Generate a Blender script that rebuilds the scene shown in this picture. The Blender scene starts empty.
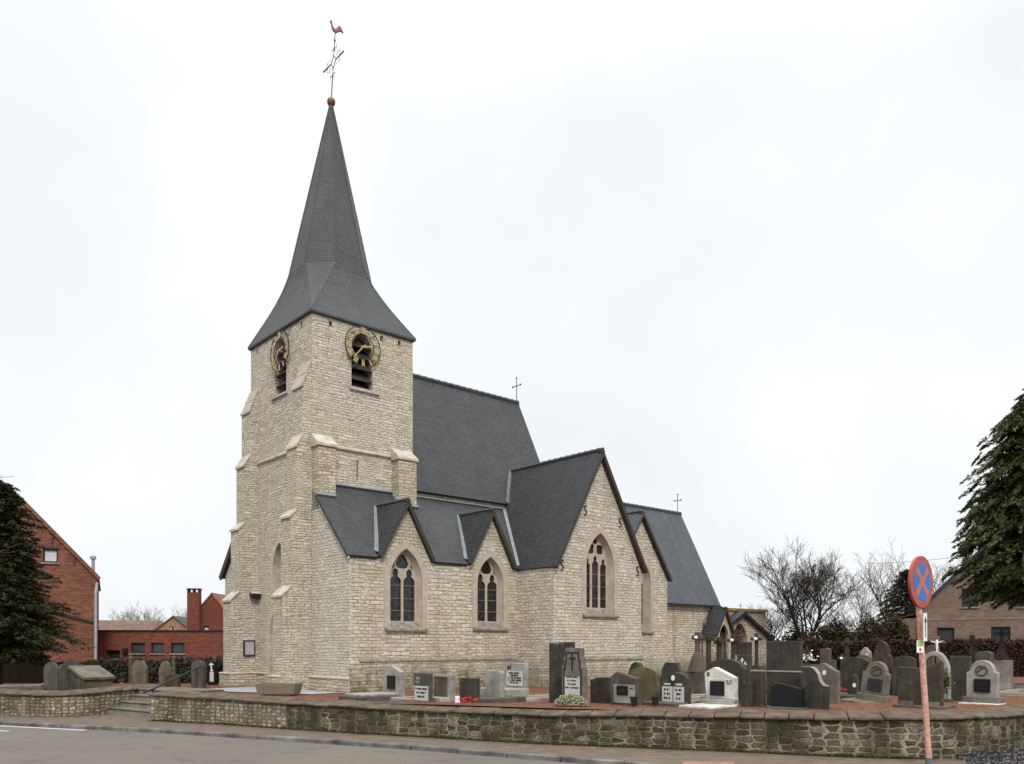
import bpy, bmesh, math, random
from mathutils import Vector, Matrix
from mathutils.geometry import tessellate_polygon
R = math.radians
PI = math.pi
random.seed(7)
sc = bpy.context.scene
col = sc.collection

# ------------------------------------------------------------------ camera, sky, sun, exposure
cam_d = bpy.data.cameras.new('camera')
cam = bpy.data.objects.new('camera', cam_d)
col.objects.link(cam)
cam.location = (0, 0, 1.4)
cam.rotation_euler = (R(90), 0, 0)
cam_d.sensor_width = 36
cam_d.lens = 830 / 1024 * 36
cam_d.shift_y = (645 - 382) / 1024
cam_d.clip_end = 6000
sc.camera = cam

world = bpy.data.worlds.new('World')
sc.world = world
world.use_nodes = True
wn = world.node_tree.nodes
wl = world.node_tree.links
SUN_EL, SUN_AZ = R(42), R(168)          # azimuth clockwise from +Y: behind the camera, to its right
sky = wn.new('ShaderNodeTexSky')
sky.sky_type = 'NISHITA'
sky.sun_disc = False
sky.sun_elevation = SUN_EL
sky.sun_rotation = SUN_AZ
sky.dust_density = 3.0
hsv = wn.new('ShaderNodeHueSaturation')
hsv.inputs['Saturation'].default_value = 0.18
wl.new(sky.outputs[0], hsv.inputs['Color'])
tc = wn.new('ShaderNodeTexCoord')
nz = wn.new('ShaderNodeTexNoise')
nz.inputs['Scale'].default_value = 2.2
nz.inputs['Detail'].default_value = 6
wl.new(tc.outputs['Generated'], nz.inputs['Vector'])
cr = wn.new('ShaderNodeValToRGB')
cr.color_ramp.elements[0].position = 0.3
cr.color_ramp.elements[0].color = (5.9, 6.15, 6.45, 1)
cr.color_ramp.elements[1].position = 0.7
cr.color_ramp.elements[1].color = (7.3, 7.38, 7.45, 1)
wl.new(nz.outputs['Fac'], cr.inputs['Fac'])
mx = wn.new('ShaderNodeMixRGB')
mx.inputs['Fac'].default_value = 0.92
wl.new(hsv.outputs[0], mx.inputs[1])
sepz = wn.new('ShaderNodeSeparateXYZ')
wl.new(tc.outputs['Generated'], sepz.inputs[0])
zr = wn.new('ShaderNodeMapRange')
zr.interpolation_type = 'SMOOTHSTEP'; zr.inputs['From Min'].default_value = 0.52; zr.inputs['From Max'].default_value = 1.0
zr.inputs['To Min'].default_value = 0.94; zr.inputs['To Max'].default_value = 2.7
wl.new(sepz.outputs['Z'], zr.inputs['Value'])
vm = wn.new('ShaderNodeVectorMath'); vm.operation = 'SCALE'
wl.new(cr.outputs[0], vm.inputs[0]); wl.new(zr.outputs[0], vm.inputs['Scale'])
wl.new(vm.outputs[0], mx.inputs[2])
wl.new(mx.outputs[0], wn['Background'].inputs['Color'])
wn['Background'].inputs['Strength'].default_value = 0.105

sun_d = bpy.data.lights.new('sun', 'SUN')
sun_d.energy = 1.5
sun_d.angle = R(12)
sun_d.color = (1, 0.965, 0.91)
sun = bpy.data.objects.new('sun', sun_d)
col.objects.link(sun)
sdir = Vector((math.sin(SUN_AZ) * math.cos(SUN_EL), math.cos(SUN_AZ) * math.cos(SUN_EL), math.sin(SUN_EL)))
sun.rotation_euler = (-sdir).to_track_quat('-Z', 'Y').to_euler()
sun.location = (0, 0, 40)

sc.view_settings.view_transform = 'Standard'
sc.view_settings.look = 'None'
sc.view_settings.exposure = 0.58
sc.view_settings.gamma = 1

# ------------------------------------------------------------------ materials
class NT:
    def __init__(s, name, rough=0.85, spec=0.25):
        s.m = bpy.data.materials.new(name)
        s.m.use_nodes = True
        s.n = s.m.node_tree.nodes
        s.l = s.m.node_tree.links
        s.b = s.n['Principled BSDF']
        s.b.inputs['Roughness'].default_value = rough
        s.b.inputs['Specular IOR Level'].default_value = spec
        s.tc = s.n.new('ShaderNodeTexCoord')
    def link(s, a, b): s.l.new(a, b)
    def noise(s, scale, detail=4, vec=None, rough=0.6):
        n = s.n.new('ShaderNodeTexNoise')
        n.inputs['Scale'].default_value = scale
        n.inputs['Detail'].default_value = detail
        n.inputs['Roughness'].default_value = rough
        s.link(vec if vec is not None else s.tc.outputs['Object'], n.inputs['Vector'])
        return n
    def ramp(s, fac, stops):
        r = s.n.new('ShaderNodeValToRGB')
        e = r.color_ramp.elements
        while len(e) < len(stops): e.new(0.5)
        for k, (p, c) in enumerate(stops):
            e[k].position = p
            e[k].color = (*c, 1) if len(c) == 3 else c
        s.link(fac, r.inputs['Fac'])
        return r.outputs['Color']
    def mix(s, fac, a, b, mode='MIX'):
        m = s.n.new('ShaderNodeMixRGB')
        m.blend_type = mode
        for k, v in ((0, fac), (1, a), (2, b)):
            if hasattr(v, 'is_output'): s.link(v, m.inputs[k])
            elif k == 0: m.inputs[0].default_value = v
            else: m.inputs[k].default_value = (*v, 1)
        return m.outputs[0]
    def math(s, op, a, b=0.0):
        m = s.n.new('ShaderNodeMath')
        m.operation = op
        for k, v in ((0, a), (1, b)):
            if hasattr(v, 'is_output'): s.link(v, m.inputs[k])
            else: m.inputs[k].default_value = v
        return m.outputs[0]
    def vadd(s, a, b):
        m = s.n.new('ShaderNodeVectorMath')
        m.operation = 'ADD'
        s.link(a, m.inputs[0]); s.link(b, m.inputs[1])
        return m.outputs[0]
    def vscale(s, a, f):
        m = s.n.new('ShaderNodeVectorMath')
        m.operation = 'MULTIPLY'
        s.link(a, m.inputs[0]); m.inputs[1].default_value = f
        return m.outputs[0]
    def vsub(s, a, f):
        m = s.n.new('ShaderNodeVectorMath')
        m.operation = 'SUBTRACT'
        s.link(a, m.inputs[0]); m.inputs[1].default_value = f
        return m.outputs[0]
    def color(s, c):
        if hasattr(c, 'is_output'): s.link(c, s.b.inputs['Base Color'])
        else: s.b.inputs['Base Color'].default_value = (*c, 1)
    def bump(s, h, strength=0.5, dist=0.02):
        b = s.n.new('ShaderNodeBump')
        b.inputs['Strength'].default_value = strength
        b.inputs['Distance'].default_value = dist
        s.link(h, b.inputs['Height'])
        s.link(b.outputs[0], s.b.inputs['Normal'])
    def bricks(s, w, h, mortar, c1, c2, cm, wob=0.02, low=0.04, seed=0.0, smooth=0.3, lowscale=0.9):
        uv = s.tc.outputs['UV']
        n1 = s.noise(5.0, 3, uv)
        n2 = s.noise(lowscale, 2, uv)
        v = s.vadd(uv, s.vscale(s.vsub(n1.outputs['Color'], (0.5, 0.5, 0.5)), (wob * 2.5, wob, 0)))
        v = s.vadd(v, s.vscale(s.vsub(n2.outputs['Color'], (0.5, 0.5, 0.5)), (low * 5, low, 0)))
        v = s.vsub(v, (seed, seed * 1.7, 0))
        b = s.n.new('ShaderNodeTexBrick')
        b.inputs['Scale'].default_value = 1
        b.inputs['Brick Width'].default_value = w
        b.inputs['Row Height'].default_value = h
        b.inputs['Mortar Size'].default_value = mortar
        b.inputs['Mortar Smooth'].default_value = smooth
        b.inputs['Bias'].default_value = 0
        b.inputs['Color1'].default_value = (0, 0, 0, 1)
        b.inputs['Color2'].default_value = (1, 1, 1, 1)
        b.inputs['Mortar'].default_value = (0.5, 0.5, 0.5, 1)
        s.link(v, b.inputs['Vector'])
        return b, v

def stone_wall(name, stops, mortar_c, w=0.26, h=0.098, mortar=0.013, stain=((0.30, 0.25, 0.17), 0.35), wob=0.022, low=0.05, moss=None, seed=0.0, bump=0.8, dist=0.03, streak=0.0, dark=1.0, dash=0.0):
    t = NT(name, 0.92, 0.15)
    b, v = t.bricks(w, h, mortar, 0, 0, 0, wob, low, seed)
    b2, v2 = t.bricks(w * 1.45, h * 1.28, mortar, 0, 0, 0, wob * 1.3, low, seed + 3.7)
    pick = t.noise(0.8, 2, t.vadd(t.tc.outputs['UV'], t.vscale(t.tc.outputs['UV'], (0.0, 1.6, 0))))
    pk = t.ramp(pick.outputs['Fac'], [(0.50, (0, 0, 0)), (0.54, (1, 1, 1))])
    bc = t.mix(pk, b.outputs['Color'], b2.outputs['Color'])
    bf = t.mix(pk, b.outputs['Fac'], b2.outputs['Fac'])
    pern = t.ramp(bc, stops)
    fine = t.noise(24, 6)
    c = t.mix(0.75, pern, t.ramp(fine.outputs['Fac'], [(0.28, (0.50, 0.47, 0.42)), (0.52, (1, 1, 1)), (0.75, (1.12, 1.12, 1.12))]), 'MULTIPLY')
    blot = t.noise(4.5, 4)
    c = t.mix(0.6, c, t.ramp(blot.outputs['Fac'], [(0.3, (0.80, 0.77, 0.70)), (0.7, (1.1, 1.1, 1.1))]), 'MULTIPLY')
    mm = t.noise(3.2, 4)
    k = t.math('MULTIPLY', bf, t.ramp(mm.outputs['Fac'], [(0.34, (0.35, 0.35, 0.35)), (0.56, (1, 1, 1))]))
    c = t.mix(t.math('MULTIPLY', k, dark), c, mortar_c)  # mortar dark in patches: shadow of the joints put into its colour
    if dash:      # short dark dashes: joint shadow painted in between rough stones
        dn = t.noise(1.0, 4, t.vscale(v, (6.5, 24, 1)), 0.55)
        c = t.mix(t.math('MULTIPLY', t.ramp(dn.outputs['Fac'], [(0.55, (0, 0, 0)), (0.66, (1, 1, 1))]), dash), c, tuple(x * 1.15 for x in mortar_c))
    big = t.noise(0.55, 5)
    c = t.mix(t.math('MULTIPLY', t.ramp(big.outputs['Fac'], [(0.46, (0, 0, 0)), (0.72, (1, 1, 1))]), stain[1]), c, stain[0])
    if streak:
        sv = t.vscale(t.tc.outputs['UV'], (2.6, 0.22, 1))
        sn = t.noise(1.0, 5, sv)
        c = t.mix(t.math('MULTIPLY', t.ramp(sn.outputs['Fac'], [(0.52, (0, 0, 0)), (0.68, (1, 1, 1))]), streak), c, (0.15, 0.125, 0.085))
    if moss:
        sep = t.n.new('ShaderNodeSeparateXYZ')
        t.link(t.tc.outputs['Object'], sep.inputs[0])
        mn = t.noise(2.2, 6)
        kz = t.math('ADD', sep.outputs['Z'], t.math('MULTIPLY', t.math('SUBTRACT', mn.outputs['Fac'], 0.5), 1.9))
        f = t.ramp(kz, [(0.15, (1, 1, 1)), (moss[1], (0, 0, 0))])
        pn = t.noise(6.5, 3)
        f = t.math('MULTIPLY', f, t.ramp(pn.outputs['Fac'], [(0.36, (0.45, 0.45, 0.45)), (0.6, (1, 1, 1))]))
        c = t.mix(t.math('MULTIPLY', f, moss[2]), c, moss[0])
    t.color(c)
    hgt = t.math('SUBTRACT', t.math('ADD', t.math('MULTIPLY', fine.outputs['Fac'], 0.8), t.math('MULTIPLY', bc, 0.45)), bf)
    t.bump(hgt, bump, dist)
    return t.m

def rubble_wall(name, stops, mortar_c, sx, sz, stain_amt, seed=0.0, edge=0.10, rnd=0.75, bare=0.5):
    """irregular roughly coursed field stones bedded in a thick pale mortar"""
    t = NT(name, 0.95, 0.12)
    uv = t.tc.outputs['UV']
    n1 = t.noise(2.6, 3, uv)
    v = t.vadd(t.vscale(uv, (sx, sz, 1)), t.vscale(t.vsub(n1.outputs['Color'], (0.5, 0.5, 0.5)), (0.8, 0.5, 0)))
    n2 = t.noise(14, 3, uv)
    v = t.vadd(v, t.vscale(t.vsub(n2.outputs['Color'], (0.5, 0.5, 0.5)), (0.34, 0.34, 0)))
    v = t.vsub(v, (seed, seed, 0))
    vo = t.n.new('ShaderNodeTexVoronoi'); ve = t.n.new('ShaderNodeTexVoronoi'); ve.feature = 'DISTANCE_TO_EDGE'
    for q in (vo, ve):
        q.voronoi_dimensions = '2D'; q.inputs['Scale'].default_value = 1; q.inputs['Randomness'].default_value = rnd; t.link(v, q.inputs['Vector'])
    sep = t.n.new('ShaderNodeSeparateColor'); t.link(vo.outputs['Color'], sep.inputs[0])
    c = t.ramp(sep.outputs[0], stops)
    fine = t.noise(20, 6)
    c = t.mix(0.85, c, t.ramp(fine.outputs['Fac'], [(0.3, (0.45, 0.44, 0.40)), (0.6, (1, 1, 1)), (0.8, (1.3, 1.28, 1.25))]), 'MULTIPLY')
    # the mortar swallows some stones altogether and is worn away round others
    cov = t.noise(1.1, 4)
    e = t.math('SUBTRACT', ve.outputs['Distance'], t.math('MULTIPLY', t.ramp(cov.outputs['Fac'], [(0.40, (0, 0, 0)), (0.68, (1, 1, 1))]), bare * 0.22))
    e = t.math('ADD', e, t.math('MULTIPLY', t.math('SUBTRACT', fine.outputs['Fac'], 0.5), 0.10))
    j = t.ramp(e, [(edge * 0.55, (1, 1, 1)), (edge * 1.35, (0, 0, 0))])
    mn = t.noise(1.6, 5)
    mc = t.mix(t.ramp(mn.outputs['Fac'], [(0.34, (0, 0, 0)), (0.54, (1, 1, 1))]), tuple(x * 0.35 for x in mortar_c), mortar_c)
    mc = t.mix(0.8, mc, t.ramp(fine.outputs['Fac'], [(0.3, (0.6, 0.58, 0.54)), (0.7, (1.15, 1.15, 1.15))]), 'MULTIPLY')
    c = t.mix(j, c, mc)
    sn = t.noise(1.0, 7, t.vscale(uv, (1.5, 0.6, 1)))
    c = t.mix(t.math('MULTIPLY', t.ramp(sn.outputs['Fac'], [(0.43, (0, 0, 0)), (0.60, (1, 1, 1))]), stain_amt), c, (0.040, 0.036, 0.022))
    gn = t.noise(2.4, 6)
    c = t.mix(t.math('MULTIPLY', t.ramp(gn.outputs['Fac'], [(0.58, (0, 0, 0)), (0.68, (1, 1, 1))]), 0.40), c, (0.15, 0.115, 0.045))
    t.color(c)
    t.bump(t.math('ADD', t.math('MULTIPLY', t.math('SUBTRACT', 1.0, j), 1.0), t.math('MULTIPLY', fine.outputs['Fac'], 0.7)), 1.0, 0.04)
    return t.m

def plain(name, c, var=0.25, scale=8, rough=0.8, spec=0.25, metal=0.0, bump=0.15, c2=None, dist=0.01):
    t = NT(name, rough, spec)
    n = t.noise(scale, 6)
    lo = c2 if c2 else tuple(x * (1 - var) for x in c)
    hi = tuple(min(1, x * (1 + var)) for x in c)
    t.color(t.ramp(n.outputs['Fac'], [(0.3, lo), (0.7, hi)]))
    t.b.inputs['Metallic'].default_value = metal
    if bump: t.bump(n.outputs['Fac'], bump, dist)
    return t.m

def slate(name, c, row=0.14, w=0.2, seed=0.0, var=0.30):
    t = NT(name, 0.62, 0.35)
    b, v = t.bricks(w, row, 0.010, 0, 0, 0, 0.006, 0.012, seed, 0.15)
    cc = t.ramp(b.outputs['Color'], [(0.0, tuple(x * (1 - var) for x in c)), (1.0, tuple(x * (1 + var) for x in c))])
    n = t.noise(0.8, 5)
    cc = t.mix(0.6, cc, t.ramp(n.outputs['Fac'], [(0.3, (0.72, 0.72, 0.72)), (0.7, (1.15, 1.16, 1.18))]), 'MULTIPLY')
    wv = t.noise(1.0, 5, t.vscale(t.tc.outputs['UV'], (2.2, 0.35, 1)))
    cc = t.mix(0.5, cc, t.ramp(wv.outputs['Fac'], [(0.35, (0.72, 0.72, 0.70)), (0.65, (1.18, 1.18, 1.16))]), 'MULTIPLY')
    li = t.noise(38, 2)
    cc = t.mix(t.math('MULTIPLY', t.ramp(li.outputs['Fac'], [(0.70, (0, 0, 0)), (0.76, (1, 1, 1))]), 0.5), cc, (0.25, 0.26, 0.24))
    cc = t.mix(t.math('MULTIPLY', b.outputs['Fac'], 0.8), cc, tuple(x * 0.3 for x in c))
    t.color(cc)
    sep = t.n.new('ShaderNodeSeparateXYZ')
    t.link(v, sep.inputs[0])
    saw = t.math('FRACT', t.math('DIVIDE', sep.outputs['Y'], row))
    t.bump(t.math('SUBTRACT', t.math('ADD', t.math('MULTIPLY', t.math('SUBTRACT', 1.0, saw), 1.0), t.math('MULTIPLY', b.outputs['Color'], 0.3)), t.math('MULTIPLY', b.outputs['Fac'], 0.8)), 0.5, 0.012)
    return t.m

def brick(name, c1, c2, cm, seed=0.0, w=0.22, h=0.075, stain=0.3):
    t = NT(name, 0.9, 0.15)
    b, v = t.bricks(w, h, 0.010, 0, 0, 0, 0.004, 0.008, seed)
    c = t.ramp(b.outputs['Color'], [(0, c1), (1, c2)])
    n = t.noise(0.7, 5)
    c = t.mix(0.5, c, t.ramp(n.outputs['Fac'], [(0.3, (0.6, 0.58, 0.56)), (0.7, (1.1, 1.08, 1.05))]), 'MULTIPLY')
    c = t.mix(b.outputs['Fac'], c, cm)
    s = t.noise(1.3, 6)
    c = t.mix(t.math('MULTIPLY', t.ramp(s.outputs['Fac'], [(0.55, (0, 0, 0)), (0.75, (1, 1, 1))]), stain), c, (0.06, 0.05, 0.04))
    t.color(c)
    t.bump(t.math('SUBTRACT', 1.0, b.outputs['Fac']), 0.5, 0.01)
    return t.m

def leafmat(name, cs, trans=0.25, rough=0.7):
    t = NT(name, rough, 0.2)
    g = t.n.new('ShaderNodeNewGeometry')
    n = t.noise(0.9, 4)
    f = t.math('ADD', t.math('MULTIPLY', g.outputs['Random Per Island'], 0.55), t.math('MULTIPLY', n.outputs['Fac'], 0.5))
    k = len(cs)
    t.color(t.ramp(f, [(0.15 + 0.7 * i / (k - 1), c) for i, c in enumerate(cs)]))
    return t.m

def glass_dark(name, lead=0.07, tint=(0.012, 0.014, 0.014)):
    t = NT(name, 0.22, 0.45)
    uv = t.tc.outputs['UV']
    rot = t.n.new('ShaderNodeMapping')
    rot.inputs['Rotation'].default_value = (0, 0, R(45))
    t.link(uv, rot.inputs['Vector'])
    b = t.n.new('ShaderNodeTexBrick')
    b.offset = 0
    b.inputs['Scale'].default_value = 1
    b.inputs['Brick Width'].default_value = 0.11
    b.inputs['Row Height'].default_value = 0.11
    b.inputs['Mortar Size'].default_value = 0.007
    b.inputs['Color1'].default_value = (tint[0] * 0.6, tint[1] * 0.6, tint[2] * 0.6, 1)
    b.inputs['Color2'].default_value = (tint[0] * 2.6, tint[1] * 2.6, tint[2] * 2.6, 1)
    b.inputs['Mortar'].default_value = (0.008, 0.008, 0.008, 1)
    t.link(rot.outputs[0], b.inputs['Vector'])
    n = t.noise(3, 3, uv)
    t.color(t.mix(0.6, b.outputs['Color'], t.ramp(n.outputs['Fac'], [(0.35, (0.4, 0.4, 0.4)), (0.65, (1.6, 1.6, 1.6))]), 'MULTIPLY'))
    t.bump(n.outputs['Fac'], 0.15, 0.02)
    return t.m

M = {}
CREAM = [(0.0, (0.46, 0.412, 0.332)), (0.3, (0.55, 0.503, 0.418)), (0.7, (0.60, 0.557, 0.475)), (1.0, (0.655, 0.615, 0.54))]
WARM = [(0.0, (0.40, 0.34, 0.245)), (0.3, (0.49, 0.43, 0.33)), (0.65, (0.55, 0.495, 0.395)), (1.0, (0.62, 0.57, 0.475))]
PALE = [(0.0, (0.55, 0.51, 0.435)), (0.4, (0.61, 0.57, 0.50)), (1.0, (0.68, 0.645, 0.58))]
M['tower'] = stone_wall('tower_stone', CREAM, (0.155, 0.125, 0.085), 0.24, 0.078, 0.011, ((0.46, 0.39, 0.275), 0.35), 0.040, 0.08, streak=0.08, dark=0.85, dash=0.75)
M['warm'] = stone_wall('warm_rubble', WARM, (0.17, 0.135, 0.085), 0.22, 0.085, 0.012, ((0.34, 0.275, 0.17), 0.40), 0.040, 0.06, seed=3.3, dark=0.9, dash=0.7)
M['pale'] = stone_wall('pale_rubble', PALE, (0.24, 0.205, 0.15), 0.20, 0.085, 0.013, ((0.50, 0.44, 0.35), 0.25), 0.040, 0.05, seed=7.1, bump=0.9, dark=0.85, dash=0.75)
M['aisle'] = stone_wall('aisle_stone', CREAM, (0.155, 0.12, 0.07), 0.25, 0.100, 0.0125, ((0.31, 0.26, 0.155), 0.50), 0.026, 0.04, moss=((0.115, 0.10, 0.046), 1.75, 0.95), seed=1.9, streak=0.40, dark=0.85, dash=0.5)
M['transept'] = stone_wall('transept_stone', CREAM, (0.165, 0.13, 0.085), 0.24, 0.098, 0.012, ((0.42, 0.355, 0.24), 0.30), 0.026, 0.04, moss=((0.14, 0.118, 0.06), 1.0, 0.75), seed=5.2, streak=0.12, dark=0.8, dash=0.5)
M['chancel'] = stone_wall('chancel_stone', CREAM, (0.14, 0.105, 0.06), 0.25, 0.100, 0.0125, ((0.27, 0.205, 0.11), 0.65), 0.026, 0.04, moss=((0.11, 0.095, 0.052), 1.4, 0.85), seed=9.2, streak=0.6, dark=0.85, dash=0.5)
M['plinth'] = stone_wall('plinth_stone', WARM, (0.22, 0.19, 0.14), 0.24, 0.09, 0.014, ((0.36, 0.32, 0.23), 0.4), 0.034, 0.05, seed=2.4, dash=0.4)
M['rubble'] = rubble_wall('yard_wall_rubble', [(0.0, (0.050, 0.043, 0.030)), (0.4, (0.095, 0.082, 0.056)), (0.75, (0.155, 0.132, 0.09)), (1.0, (0.27, 0.235, 0.165))], (0.31, 0.28, 0.215), 3.9, 8.8, 0.85, 0.0, 0.085, 0.48, 0.5)
M['rubblepale'] = rubble_wall('yard_wall_cobble', [(0.0, (0.20, 0.17, 0.115)), (0.4, (0.31, 0.27, 0.195)), (0.75, (0.40, 0.36, 0.27)), (1.0, (0.50, 0.46, 0.37))], (0.20, 0.17, 0.115), 6.2, 10.8, 0.50, 2.3, 0.085, 0.42, 0.30)
M['dressed'] = plain('dressed_stone', (0.385, 0.335, 0.27), 0.18, 5, 0.9, 0.15)
M['dressedpale'] = plain('pale_dressed_stone', (0.44, 0.395, 0.325), 0.28, 4, 0.9, 0.15)
M['dressedgrey'] = plain('weathered_sill_stone', (0.20, 0.18, 0.148), 0.45, 7, 0.9, 0.15)
M['slate'] = slate('roof_slate', (0.045, 0.048, 0.050), 0.11, 0.17, 0.0, 0.2)
M['slate2'] = slate('spire_slate', (0.060, 0.064, 0.067), 0.095, 0.14, 2.0, 0.15)
M['slate3'] = slate('chancel_slate', (0.078, 0.086, 0.096), 0.11, 0.17, 4.0, 0.15)
M['slate4'] = slate('transept_slate', (0.034, 0.036, 0.038), 0.11, 0.17, 6.0, 0.2)
M['lead'] = plain('lead_flashing', (0.18, 0.19, 0.20), 0.3, 6, 0.55, 0.4)
M['ridge'] = plain('ridge_tile', (0.085, 0.088, 0.088), 0.4, 14, 0.8, 0.2)
M['barge'] = plain('brown_bargeboard', (0.055, 0.044, 0.030), 0.3, 9, 0.7, 0.3)
M['black'] = plain('black_iron', (0.018, 0.018, 0.020), 0.3, 12, 0.5, 0.4)
M['louvre'] = plain('grey_louvre', (0.045, 0.045, 0.042), 0.35, 9, 0.7, 0.2)
M['gold'] = plain('gilt', (0.44, 0.31, 0.13), 0.25, 20, 0.45, 0.5, 0.3, 0.05)
M['copper'] = plain('copper_brown', (0.15, 0.075, 0.042), 0.35, 6, 0.55, 0.4, 0.2)
M['cock'] = plain('weathercock_red', (0.20, 0.07, 0.05), 0.35, 8, 0.6, 0.4)
M['iron'] = plain('grey_iron', (0.13, 0.115, 0.10), 0.3, 10, 0.6, 0.4, 0.3)
M['rust'] = plain('copper_saddle_bar', (0.21, 0.12, 0.065), 0.2, 10, 0.7, 0.3)
M['glass'] = glass_dark('leaded_glass')
M['glass2'] = glass_dark('stained_glass', 0.07, (0.018, 0.012, 0.012))
M['door'] = plain('oak_door', (0.10, 0.065, 0.04), 0.3, 6, 0.75, 0.2)
M['white'] = plain('white_paint', (0.72, 0.72, 0.70), 0.08, 8, 0.5, 0.4, bump=0)
M['paper'] = plain('notice_paper', (0.34, 0.34, 0.36), 0.15, 3, 0.3, 0.5, bump=0)
M['frame'] = plain('brown_frame', (0.06, 0.03, 0.022), 0.2, 8, 0.6, 0.3)
M['conc'] = plain('grey_concrete', (0.30, 0.31, 0.32), 0.2, 6, 0.9, 0.2)
M['kerb'] = plain('kerb_stone', (0.12, 0.115, 0.108), 0.75, 1.6, 0.85, 0.2)
M['gconc'] = plain('grave_concrete', (0.30, 0.27, 0.235), 0.25, 5, 0.9, 0.15)
# gravestones
def grave_mat(name, c, streakc, amt=0.6, rough=0.8):
    t = NT(name, rough, 0.25)
    n = t.noise(60, 4)
    cc = t.ramp(n.outputs['Fac'], [(0.3, tuple(x * 0.72 for x in c)), (0.7, tuple(x * 1.25 for x in c))])
    v = t.vscale(t.tc.outputs['Object'], (9, 9, 0.7))
    s = t.noise(1.0, 5, v)
    cc = t.mix(t.math('MULTIPLY', t.ramp(s.outputs['Fac'], [(0.42, (0, 0, 0)), (0.68, (1, 1, 1))]), amt), cc, streakc)
    b = t.noise(3.0, 6)
    cc = t.mix(0.85, cc, t.ramp(b.outputs['Fac'], [(0.3, (0.50, 0.50, 0.47)), (0.7, (1.45, 1.43, 1.36))]), 'MULTIPLY')
    li = t.noise(11, 5)
    cc = t.mix(t.math('MULTIPLY', t.ramp(li.outputs['Fac'], [(0.60, (0, 0, 0)), (0.70, (1, 1, 1))]), 0.35), cc, (0.20, 0.185, 0.13))
    t.color(cc)
    t.bump(n.outputs['Fac'], 0.15, 0.01)
    return t.m
M['gdark'] = grave_mat('dark_bluestone', (0.034, 0.032, 0.027), (0.066, 0.058, 0.043), 0.6)
M['gdark2'] = grave_mat('mossy_bluestone', (0.048, 0.044, 0.032), (0.025, 0.026, 0.016), 0.6)
M['gmid'] = grave_mat('grey_bluestone', (0.078, 0.072, 0.060), (0.04, 0.037, 0.030), 0.5)
M['ggrey'] = grave_mat('grey_granite', (0.145, 0.13, 0.108), (0.075, 0.068, 0.054), 0.45)
M['glight'] = grave_mat('light_grey_granite', (0.27, 0.258, 0.24), (0.17, 0.16, 0.142), 0.4)
M['gwhite'] = grave_mat('white_granite', (0.50, 0.485, 0.46), (0.45, 0.43, 0.40), 0.3)
M['golive'] = grave_mat('lichened_stone', (0.125, 0.105, 0.056), (0.07, 0.06, 0.035), 0.6)
M['gbeige'] = grave_mat('brown_sandstone', (0.135, 0.11, 0.078), (0.07, 0.06, 0.042), 0.6)
M['gblack'] = plain('polished_black_granite', (0.010, 0.011, 0.012), 0.3, 40, 0.35, 0.22, bump=0)
M['gplaque'] = plain('slate_plaque', (0.030, 0.032, 0.036), 0.2, 30, 0.5, 0.25, bump=0)
M['panel'] = plain('white_inscription_panel', (0.46, 0.45, 0.43), 0.12, 10, 0.6, 0.3, bump=0)
M['ink'] = plain('engraved_black', (0.02, 0.02, 0.02), 0.1, 10, 0.7, 0.2, bump=0)
M['plastic'] = plain('black_plastic', (0.012, 0.012, 0.013), 0.1, 10, 0.5, 0.4, bump=0)
M['porcelain'] = plain('white_porcelain', (0.74, 0.74, 0.73), 0.06, 20, 0.3, 0.5, bump=0)
M['red'] = plain('red_petal', (0.42, 0.025, 0.02), 0.25, 20, 0.6, 0.3, bump=0)
# ground
def gravel(name, stops, scale=55, rough=0.95, patch=None, bump=0.6):
    t = NT(name, rough, 0.12)
    v = t.n.new('ShaderNodeTexVoronoi')
    v.inputs['Scale'].default_value = scale
    t.link(t.tc.outputs['Object'], v.inputs['Vector'])
    c = t.ramp(v.outputs['Color'], stops)
    n = t.noise(0.45, 6)
    c = t.mix(0.6, c, t.ramp(n.outputs['Fac'], [(0.3, (0.72, 0.72, 0.72)), (0.7, (1.2, 1.2, 1.2))]), 'MULTIPLY')
    if patch:
        p = t.noise(patch[1], 5)
        c = t.mix(t.math('MULTIPLY', t.ramp(p.outputs['Fac'], [(patch[2], (0, 0, 0)), (patch[2] + 0.12, (1, 1, 1))]), patch[3]), c, patch[0])
    t.color(c)
    t.bump(v.outputs['Distance'], bump, 0.02)
    return t.m
M['gravel'] = gravel('red_gravel', [(0.1, (0.060, 0.025, 0.014)), (0.5, (0.155, 0.062, 0.036)), (0.9, (0.27, 0.14, 0.09))], 30, patch=((0.12, 0.088, 0.055), 0.9, 0.52, 0.6), bump=1.0)
M['pebble'] = gravel('dark_pebbles', [(0.1, (0.025, 0.026, 0.03)), (0.5, (0.09, 0.09, 0.095)), (0.8, (0.20, 0.20, 0.21)), (0.97, (0.30, 0.12, 0.09))], 26, bump=1.0)
def asphalt():
    t = NT('asphalt', 0.9, 0.2)
    n = t.noise(160, 3)
    c = t.ramp(n.outputs['Fac'], [(0.3, (0.100, 0.089, 0.074)), (0.7, (0.178, 0.161, 0.136))])
    b = t.noise(0.35, 6)
    c = t.mix(0.7, c, t.ramp(b.outputs['Fac'], [(0.3, (0.84, 0.84, 0.84)), (0.7, (1.12, 1.12, 1.12))]), 'MULTIPLY')
    p = t.noise(1.6, 5)
    c = t.mix(t.math('MULTIPLY', t.ramp(p.outputs['Fac'], [(0.56, (0, 0, 0)), (0.62, (1, 1, 1))]), 0.40), c, (0.075, 0.07, 0.062))
    t.color(c)
    t.bump(n.outputs['Fac'], 0.25, 0.006)
    return t.m
M['asphalt'] = asphalt()
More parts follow.
